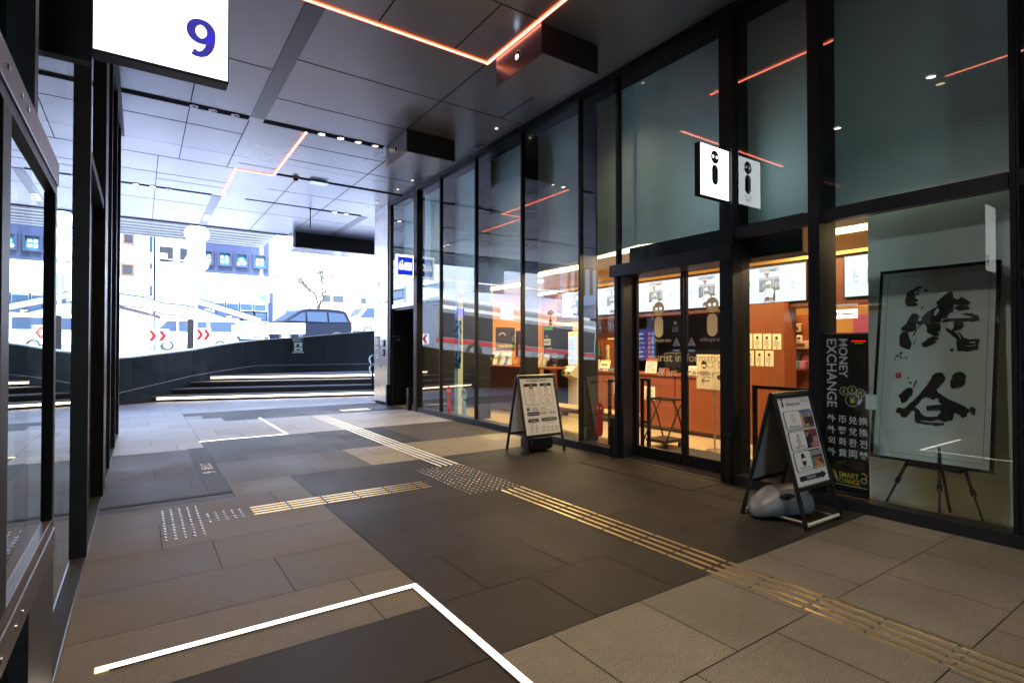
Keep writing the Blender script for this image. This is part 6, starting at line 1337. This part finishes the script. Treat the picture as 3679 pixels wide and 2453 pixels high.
# ---- vehicles (nose towards local -X)
def vehicle(name, label, cat, x, y, rz, L, Wd, prof, wins, paint, wheels, extras, belt, tum=0.16, group=None):
    t = thing(name, label, cat, (x, y, zr(x)), group, rz)
    top = max(p[1] for p in prof)
    def yo(z): return Wd / 2 * (1 - tum * max(0, (z - belt) / (top - belt)))
    def yrow(z, s): return s * yo(z)
    n = len(prof); vs = [(px, yrow(pz, -1), pz) for px, pz in prof] + [(px, yrow(pz, 1), pz) for px, pz in prof]
    fs = [(i, (i + 1) % n, n + (i + 1) % n, n + i) for i in range(n)] + [tuple(range(n - 1, -1, -1)), tuple(range(n, 2 * n))]
    MB().add(vs, fs).obj('body', paint, t, local=True, bevel=0.05, seg=3)
    for wn, (nm, pts) in enumerate(wins):
        for s in (-1, 1):
            k = MB(); a = [(px, s * (yo(pz) + 0.004), pz) for px, pz in pts]; k.prism(a, (0, s * 0.008, 0)); k.obj('side_window', 'car_glass', t, local=True)
    for nm, m_, b in extras: MB().obox(*b).obj(nm, m_, t, local=True, bevel=0.01)
    for wx, wr in wheels:
        for s in (-1, 1):
            k = MB().cyl((wx, s * (Wd / 2 - 0.20), wr), (wx, s * (Wd / 2 + 0.012), wr), wr, n=24).obj('wheel', 'rubber', t, local=True, bevel=0.02); MB().cyl((wx, s * (Wd / 2 + 0.0125), wr), (wx, s * (Wd / 2 + 0.022), wr), wr * 0.62, n=20).obj('rim', 'steel', k, local=True)
    return t
VAN = [(-2.35, 0.35), (-2.38, 0.95), (-2.22, 1.12), (-1.55, 1.85), (-1.35, 1.96), (2.25, 1.98), (2.34, 1.8), (2.36, 0.35)]
def van(label, x, y, rz):
    return vehicle('van', label, 'van', x, y, rz, 4.7, 1.7, VAN,
        [('w', [(-1.98, 1.15), (-1.0, 1.15), (-1.0, 1.76), (-1.48, 1.76)]), ('w', [(-0.9, 1.15), (0.55, 1.15), (0.55, 1.76), (-0.9, 1.76)]), ('w', [(0.7, 1.15), (2.1, 1.15), (2.1, 1.76), (0.7, 1.76)])], 'car_white', [(-1.45, 0.32), (1.25, 0.32)],
        [('windscreen', 'car_glass', ((-1.90, 0, 1.50), (0.012, 0, 0.0085), (0, 0.68, 0), (0.22, 0, 0.26))), ('headlight', 'chrome', ((-2.35, 0.6, 0.9), (0.05, 0, 0), (0, 0.16, 0), (0, 0, 0.1))), ('headlight', 'chrome', ((-2.35, -0.6, 0.9), (0.05, 0, 0), (0, 0.16, 0), (0, 0, 0.1))),
         ('bumper', 'plastic_grey', ((-2.36, 0, 0.5), (0.06, 0, 0), (0, 0.82, 0), (0, 0, 0.12))), ('tail_light', 'tail_red', ((2.36, 0.72, 1.1), (0.03, 0, 0), (0, 0.08, 0), (0, 0, 0.2))), ('tail_light', 'tail_red', ((2.36, -0.72, 1.1), (0.03, 0, 0), (0, 0.08, 0), (0, 0, 0.2)))], 1.05)
van('white high roofed van on the road behind the chevron boards', 2.75, 38.0, R(0))
van('white high roofed van behind the black car, cut off by the steel column', 12.8, 33.0, R(4))
MV = [(-2.3, 0.3), (-2.36, 0.75), (-2.15, 0.98), (-1.45, 1.12), (-0.55, 1.72), (-0.1, 1.86), (1.5, 1.88), (2.0, 1.78), (2.28, 1.15), (2.32, 0.35)]
vehicle('car', 'black family car passing on the road above the steps', 'car', 7.2, 30.0, R(12), 4.65, 1.75, MV,
    [('w', [(-1.25, 1.16), (-0.35, 1.16), (-0.35, 1.64), (-0.5, 1.62)]), ('w', [(-0.25, 1.16), (0.85, 1.16), (0.85, 1.70), (-0.25, 1.66)]), ('w', [(0.95, 1.16), (2.05, 1.2), (1.85, 1.64), (0.95, 1.70)])], 'car_black', [(-1.4, 0.33), (1.4, 0.33)],
    [('windscreen', 'car_glass', ((-1.0, 0, 1.43), (0.012, 0, -0.018), (0, 0.66, 0), (0.40, 0, 0.27))), ('rear_window', 'car_glass', ((2.19, 0, 1.45), (0.014, 0, 0.006), (0, 0.66, 0), (-0.11, 0, 0.25))), ('tail_light', 'tail_red', ((2.27, -0.72, 1.0), (0.05, 0, 0), (0, 0.12, 0), (0, 0, 0.22))), ('tail_light', 'tail_red', ((2.27, 0.72, 1.0), (0.05, 0, 0), (0, 0.12, 0), (0, 0, 0.22))),
     ('number_plate', 'paper', ((2.32, 0, 0.86), (0.012, 0, 0), (0, 0.24, 0), (0, 0, 0.10))), ('headlight', 'chrome', ((-2.25, -0.62, 0.82), (0.09, 0, 0), (0, 0.16, 0), (0, 0, 0.08))), ('headlight', 'chrome', ((-2.25, 0.62, 0.82), (0.09, 0, 0), (0, 0.16, 0), (0, 0, 0.08)))], 1.1)
def bus(label, x, y):
    t = thing('bus', label, 'bus', (x, y, zr(x)))
    t.rotation_euler = (0, -math.atan(0.085), 0)
    MB().box(-5.2, -1.24, 0.35, 5.2, 1.24, 2.95).obj('body', 'bus_silver', t, local=True, bevel=0.12, seg=4)
    for i in range(7): MB().box(-5.0 + i * 1.43, -1.252, 1.12, -3.61 + i * 1.43, -1.2405, 2.25).obj('window', 'car_glass', t, local=True)
    MB().box(-5.02, -1.2475, 1.1, 5.02, -1.2401, 2.27).obj('window_band', 'plastic_black', t, local=True)
    MB().box(-5.1, -1.25, 0.84, 5.1, -1.241, 1.05).obj('stripe', 'bus_red', t, local=True); MB().box(-5.21, -1.0, 1.1, -5.2, 1.0, 2.4).obj('windscreen', 'car_glass', t, local=True); MB().box(-4.9, -0.9, 2.951, 4.9, 0.9, 3.12).obj('roof_unit', 'white_paint', t, local=True, bevel=0.03); MB().box(-5.1, -1.25, 2.45, 5.1, -1.241, 2.62).obj('roof_band', 'white_paint', t, local=True)
    for i in range(4): MB().box(-2.5 + i * 1.8, -1.247, 0.45, -2.48 + i * 1.8, -1.2405, 0.8).obj('panel_gap', 'seam', t, local=True)
    for wx in (-3.2, 3.0):
        k = MB().cyl((wx, -1.26, 0.48), (wx, -0.9, 0.48), 0.48, n=24).obj('wheel', 'rubber', t, local=True); MB().cyl((wx, -1.275, 0.48), (wx, -1.2605, 0.48), 0.27, n=20).obj('rim', 'steel', k, local=True)
bus('silver city bus with a red stripe, mirrored in the glass front', -6.6, 24.5)

# ---- street lamp with stacked white lanterns
t = thing('street_lamp', 'white street lamp with stacked round lanterns across the road', 'street lamp', (2.04, 28, zr(2.04)))
MB().cyl((2.04, 28, zr(2.04) - 0.1), (2.04, 28, 6.95), 0.07, 0.05, n=14).obj('pole', 'concrete_cool_tint', t)
for z in (6.5, 5.2):
    for dx in (-0.13, 0.17): MB().sphere((2.04 + dx, 28, z), 0.34, 0.3, 0.36, 20, 14).obj('globe', 'lamp_globe', t, smooth=True)
for dx in (-0.18, 0.18): MB().cyl((2.04 + dx, 28, 5.5), (2.04 + dx, 28, 6.25), 0.17, n=18).obj('banner_tube', 'lamp_globe', t, smooth=True)
MB().box(1.96, 27.93, 2.5, 2.12, 28.07, 2.62).obj('clamp', 'concrete_grey', t)
t = thing('bus_stop_pole', 'grey pole with a blue sign seen mirrored in the glass front', 'pole', (-1.55, 21.0, zr(-1.5)))
MB().cyl((-1.55, 21, zr(-1.55) - 0.1), (-1.55, 21, 4.3), 0.045, n=12).obj('pole', 'concrete_grey', t); MB().box(-1.78, 20.93, 2.75, -1.40, 20.95, 3.15).obj('panel', 'sign_blue', t); MB().box(-1.78, 20.93, 3.4, -1.40, 20.95, 4.3).obj('panel', 'white_paint', t)

# ---- tree: bare limbs and sparse young leaves
t = thing('street_tree', 'small street tree with bare branches and sparse young leaves', 'tree', (9.6, 36, zr(9.6)))
tk = MB(); tips = []
def branch(p, d, ln, r, depth):
    q = Vector(p); pts = [q.copy()]; rr = [r]
    for k in range(4):
        d = (d + Vector((random.uniform(-.16, .16), random.uniform(-.16, .16), random.uniform(-.02, .14)))).normalized(); q = q + d * ln / 4; pts.append(q.copy()); rr.append(r * (1 - 0.12 * (k + 1)))
    tk.tube(pts, rr, 6)
    if depth == 0: tips.append((pts[-1], d)); return
    tips.append((pts[-1], d))
    for k in range(3 if depth > 1 else 3):
        a = random.uniform(0, 6.28); sp = random.uniform(0.45, 0.8); o = d.orthogonal().normalized(); o.rotate(Matrix.Rotation(a, 3, d)); branch(q, (d + o * sp).normalized(), ln * random.uniform(0.62, 0.8), r * 0.58, depth - 1)
z0 = zr(9.6)
branch((9.6, 36, z0 - 0.1), Vector((0.02, 0, 1)), 2.35, 0.10, 0)
top = tips.pop()[0]
for k in range(6):
    a = k * 1.05 + 0.3; u_ = (0.55, 0.8, 0.35)[k % 3]; branch(top - Vector((0, 0, 0.12 * (k % 3))), Vector((math.cos(a) * u_, math.sin(a) * u_, 0.95)).normalized(), 1.05, 0.06, 3)
tk.obj('trunk', 'bark', t)
lm = MB()
for p, d in tips:
    for k in range(3):
        c = p + Vector((random.gauss(0, .16), random.gauss(0, .16), random.gauss(0, .16))); a = Vector((random.uniform(-1, 1), random.uniform(-1, 1), random.uniform(-1, 1))).normalized(); b = a.orthogonal().normalized(); s_ = random.uniform(.05, .1)
        lm.add([c + a * s_, c + b * s_ * .6, c - a * s_, c - b * s_ * .6], [(0, 1, 2, 3)])
lm.obj('crown', 'leaf_green', t)

# ---- buildings across the road
YB = 48.0
def window(parent, m_glass, x0, z0, x1, z1, y=YB, frame=None, depth=0.12):
    f = MB()
    w_ = 0.12
    for b in ((x0 - w_, z0 - w_, x1 + w_, z0), (x0 - w_, z1, x1 + w_, z1 + w_), (x0 - w_, z0, x0, z1), (x1, z0, x1 + w_, z1)): f.box(b[0], y - depth, b[1], b[2], y + 0.02, b[3])
    f = f.obj('window', frame or 'white_paint', parent); MB().box(x0, y - 0.03, z0, x1, y - 0.02, z1).obj('pane', m_glass, f); return f
t = thing('white_block', 'plain white tower block at the far left across the road', 'building', (-7, YB, 0))
MB().box(-30, YB, 0.0, 0.45, YB + 10, 22).obj('wall', 'concrete_cool_tint', t)
for x0, z0, x1, z1 in ((-1.0, 9.0, -0.5, 9.6), (-1.1, 6.7, -0.5, 7.4), (-4.5, 8.8, -3.2, 9.8), (-8.0, 8.8, -6.8, 9.8), (-4.5, 6.2, -3.2, 7.2), (-8, 6.2, -6.8, 7.2)): window(t, 'window_dark', x0, z0, x1, z1, frame='brick_red' if x0 > -2 else None, depth=0.06)
t = thing('banner_strip', 'dark hanging banner strip in the gap between the white buildings', 'banner', (0.6, YB - 0.3, 5))
MB().box(0.5, YB - 0.4, 5.2, 0.72, YB - 0.3, 9.8).obj('strip', 'tower_navy', t); MB().box(0.55, YB - 0.41, 6.0, 0.68, YB - 0.401, 7.2).obj('print', 'paper', t); MB().box(0.58, YB - 0.41, 7.6, 0.66, YB - 0.401, 8.4).obj('print', 'paper_cool', t)
t = thing('shop_building', 'white shop building across the road, blue shade coloured into its upper front, teal window posters', 'building', (5, YB, 0))
MB().box(0.9, YB, 0.0, 3.45, YB + 10, 22).obj('white_wall', 'concrete_cool_tint', t)
MB().box(3.451, YB - 0.15, 7.22, 8.66, YB + 10, 22).obj('shade_blue_wall', 'tower_blue_shade', t); MB().box(3.451, YB - 0.3, 5.05, 8.66, YB + 10, 7.215).obj('sign_band', 'concrete_cool_tint', t); MB().box(3.451, YB, 1.0, 8.66, YB + 10, 5.045).obj('lower_wall', 'concrete_cool_tint', t); MB().box(8.661, YB - 0.35, 1.0, 8.95, YB + 8, 5.9).obj('side_fin', 'tower_navy', t)  # upper front gets its shade as a blue colour
for x in (4.72, 6.0, 7.3): MB().box(x - 0.02, YB - 0.162, 7.23, x + 0.02, YB - 0.1505, 14).obj('joint', 'tower_navy', t)
MB().box(3.46, YB - 0.161, 9.45, 8.65, YB - 0.1505, 9.49).obj('joint', 'tower_navy', t); MB().box(7.98, YB - 0.17, 7.23, 8.2, YB - 0.151, 14).obj('white_strip', 'concrete_cool_tint', t)
for x in (2.2,): MB().box(x - 0.02, YB - 0.012, 5.5, x + 0.02, YB - 0.0005, 14).obj('joint', 'concrete_grey', t)
for i, (x0, x1) in enumerate(((3.85, 4.52), (5.03, 5.78), (6.28, 6.95), (7.56, 8.35))):
    f = window(t, 'poster_teal', x0, 7.93, x1, 8.85, y=YB - 0.15, frame='tower_blue_shade', depth=0.2)
    s = ylook((x0 + x1) / 2, YB - 0.185, 8.39)
    if i != 2:
        for a in (-0.16, 0.16):
            for b in (-0.17, 0.17): s.rr('paper', a - 0.1, b - 0.1, a + 0.1, b + 0.1, 0.03)
    else: s.disc('paper_cool', -0.2, -0.25, 0.12); s.disc('paper_cool', 0.2, -0.2, 0.14); s.disc('ph_teal', 0, 0.05, 0.2)
    s.done(f, 'poster_print')
for x0, x1 in ((1.10, 2.0), (2.42, 3.25)):
    f = window(t, 'window_dark', x0, 7.85, x1, 8.98, frame='concrete_cool_tint', depth=0.05); MB().box(x0, YB - 0.07, 8.02, x1, YB - 0.05, 8.05).obj('rail', 'white_paint', f)
for i in range(5): window(t, 'window_sky', 3.58 + i * 1.0, 4.42, 4.44 + i * 1.0, 4.93, frame='white_paint', depth=0.05)
for i in range(4): window(t, 'window_sky', 4.9 + i * 0.92, 3.72, 5.7 + i * 0.92, 4.26, frame='tower_blue_shade', depth=0.05)
window(t, 'ph_teal', 3.62, 5.3, 4.3, 6.4, y=YB - 0.3, depth=0.05); s = ylook(7.4, YB - 0.301, 5.3)
for i in range(3): s.rect('window_sky', -0.3, 0.05 + i * 0.13, 0.32, 0.11 + i * 0.13)
s.rect('ph_yellow', -1.0, 0.5, -0.5, 0.66); s.rect('ph_yellow', -1.15, 0.5, -1.08, 0.66); s.rect('window_sky', 0.5, 0.0, 1.05, 0.4); s.done(t, 'signage')
t = thing('air_conditioner', 'white air conditioner unit in the left dark window opening', 'air conditioner', (1.4, YB - 0.2, 8.0))
MB().box(1.13, YB - 0.32, 8.06, 1.62, YB - 0.06, 8.42).obj('case', 'white_paint', t, bevel=0.02); MB().cyl((1.3, YB - 0.335, 8.24), (1.3, YB - 0.3205, 8.24), 0.13, n=20).obj('fan_grille', 'concrete_grey', t)
t = thing('cream_building', 'long cream building with small windows behind the street tree', 'building', (20, 54, 0))
MB().box(8.96, 54, 0.0, 60, 64, 22).obj('wall', 'facade_cream', t)
for x0, z0, x1, z1 in ((14.6, 5.9, 15.4, 6.6), (15.6, 5.9, 16.7, 6.6), (18.4, 5.9, 19.0, 6.5), (11.2, 3.9, 12.3, 5.0), (15.5 - 1.6, 3.7, 14.9, 4.8), (20.2, 6.0, 20.9, 6.6), (22.5, 5.9, 23.6, 6.7), (22.5, 8.6, 23.6, 9.4), (26, 5.9, 27.2, 6.7), (18.4, 7.9, 19.0, 8.1), (19.8, 7.8, 20.3, 8.0)): window(t, 'window_dark' if z0 > 5 else 'window_sky', x0, z0, x1, z1, y=54.0, frame='facade_cream', depth=0.06)
for x0, x1, z in ((9.6, 11.8, 8.9), (9.6, 11.7, 8.0), (13.0, 14.6, 8.7), (9.6, 11.6, 6.6), (16.2, 17.4, 8.2), (11.2, 12.9, 5.15), (14.7, 16.6, 5.05)): MB().box(x0, 53.93, z, x1, 53.995, z + 0.07).obj('ledge', 'brick_red', t)
# white ramp bridge over the pavement
t = thing('ramp_bridge', 'white concrete ramp bridge with sloping parapets across the road', 'footbridge', (2, 44, 0))
def ramp(pts, th, y0, y1, nm, m_): MB().prism([(x, y0, z) for x, z in pts] + [(x, y0, z - th) for x, z in reversed(pts)], (0, y1 - y0, 0)).obj(nm, m_, t)
ramp([(-12, 7.2), (-1.6, 4.98), (0.3, 4.75), (1.2, 4.42), (2.4, 4.35), (3.2, 4.2), (6.0, 3.2)], 0.75, 42.6, 42.8, 'parapet', 'concrete_cool_tint'); ramp([(-12, 6.5), (-1.6, 4.25), (0.9, 3.6), (1.1, 3.5)], 0.12, 42.81, 44.5, 'deck', 'brick_red'); ramp([(3.2, 5.1), (7.6, 3.75)], 0.5, 45.0, 45.2, 'parapet', 'concrete_cool_tint')
for pts in ([(-12, 7.2), (-1.6, 4.98), (0.3, 4.75), (1.2, 4.42), (2.4, 4.35), (3.2, 4.2), (6.0, 3.2)], [(-12, 6.45), (-1.6, 4.23), (0.3, 4.0), (1.2, 3.67), (2.4, 3.6)], [(3.2, 5.1), (7.6, 3.75)], [(3.2, 4.62), (7.6, 3.27)]):
    ramp(pts, 0.07, 42.5 if pts[0][0] < 0 else 44.9, 42.59 if pts[0][0] < 0 else 44.99, 'shadow_edge_line', 'brick_red' if pts[0][1] in (6.45, 4.62) else 'tower_navy')  # navy bars drawn as coping shadow lines, red ones as underside lines
for x in (0.6, 3.0, 5.2, -4.0): MB().box(x - 0.15, 43.2, zr(x), x + 0.15, 43.5, 3.7 if x > 0 else 4.9).obj('pier', 'concrete_cool_tint', t)
# raised expressway
t = thing('expressway', 'raised expressway deck with ribbed grey underside above the road', 'bridge', (-10, 41, 9))
MB().box(-90, 38.9, 9.35, 7.6, 44.6, 10.6).obj('deck', 'concrete_grey', t); MB().box(-90, 38.7, 9.0, 7.6, 38.89, 11.3).obj('parapet', 'concrete_cool_tint', t)
for i in range(6): MB().box(-90, 39.3 + i * 0.95, 9.0, 7.55, 39.6 + i * 0.95, 9.349).obj('girder', 'concrete_grey', t)
for x in (-16, -34, -52): MB().box(x - 0.9, 40.5, zr(x), x + 0.9, 42.8, 8.999).obj('pier', 'concrete_grey', t)

# ---- what stands to the left of the mouth (seen mirrored in the glass front)
t = thing('viaduct', 'white viaduct parapet across the left end of the street', 'bridge', (-14, 30, 3))
MB().prism([(-40, 31, 2.4), (-3.4, 31, 3.3), (-3.4, 31, 5.2), (-40, 31, 4.6)], (0, 0.3, 0)).obj('parapet', 'concrete_cool_tint', t)
for x in (-6, -14, -22): MB().box(x - 0.4, 31.31, zr(x), x + 0.4, 32.2, 3.3).obj('pier', 'concrete_grey', t)
MB().prism([(-40, 31, 5.1), (-3.4, 31, 5.75), (-3.4, 31, 5.85), (-40, 31, 5.2)], (0, 0.08, 0)).obj('handrail', 'white_paint', t)
t = thing('dark_tower', 'dark blue brick building mirrored in the glass front', 'building', (-9, 50, 0))
MB().box(-60, 49.0 - 9, 0, -31, 60, 30).obj('wall', 'tower_navy', t)
for i in range(4):
    for j in range(4): window(t, 'window_sky', -57 + i * 6, 4 + j * 4, -54 + i * 6, 6.4 + j * 4, y=40.0)
t = thing('striped_block', 'orange block with dark slats and white bands mirrored in the glass front', 'building', (-26, 24, 0))
MB().box(-40, 21, 0, -18.2, 34, 4.6).obj('wall', 'facade_cream', t); MB().box(-40, 21.2, 5.3, -18.0, 34, 9).obj('upper_wall', 'facade_cream', t); MB().box(-39.8, 20.6, 4.601, -17.8, 34, 5.299).obj('band', 'concrete_cool_tint', t)
for i in range(14): MB().box(-18.19, 21.6 + i * 0.85, 5.4, -17.9, 21.85 + i * 0.85, 7.6).obj('slat', 'brick_red', t)
for i in range(5): MB().box(-18.0, 21.5 + i * 2.4, 1.2, -17.95 + 0.01, 23.3 + i * 2.4, 3.6).obj('shop_window', 'window_dark', t)
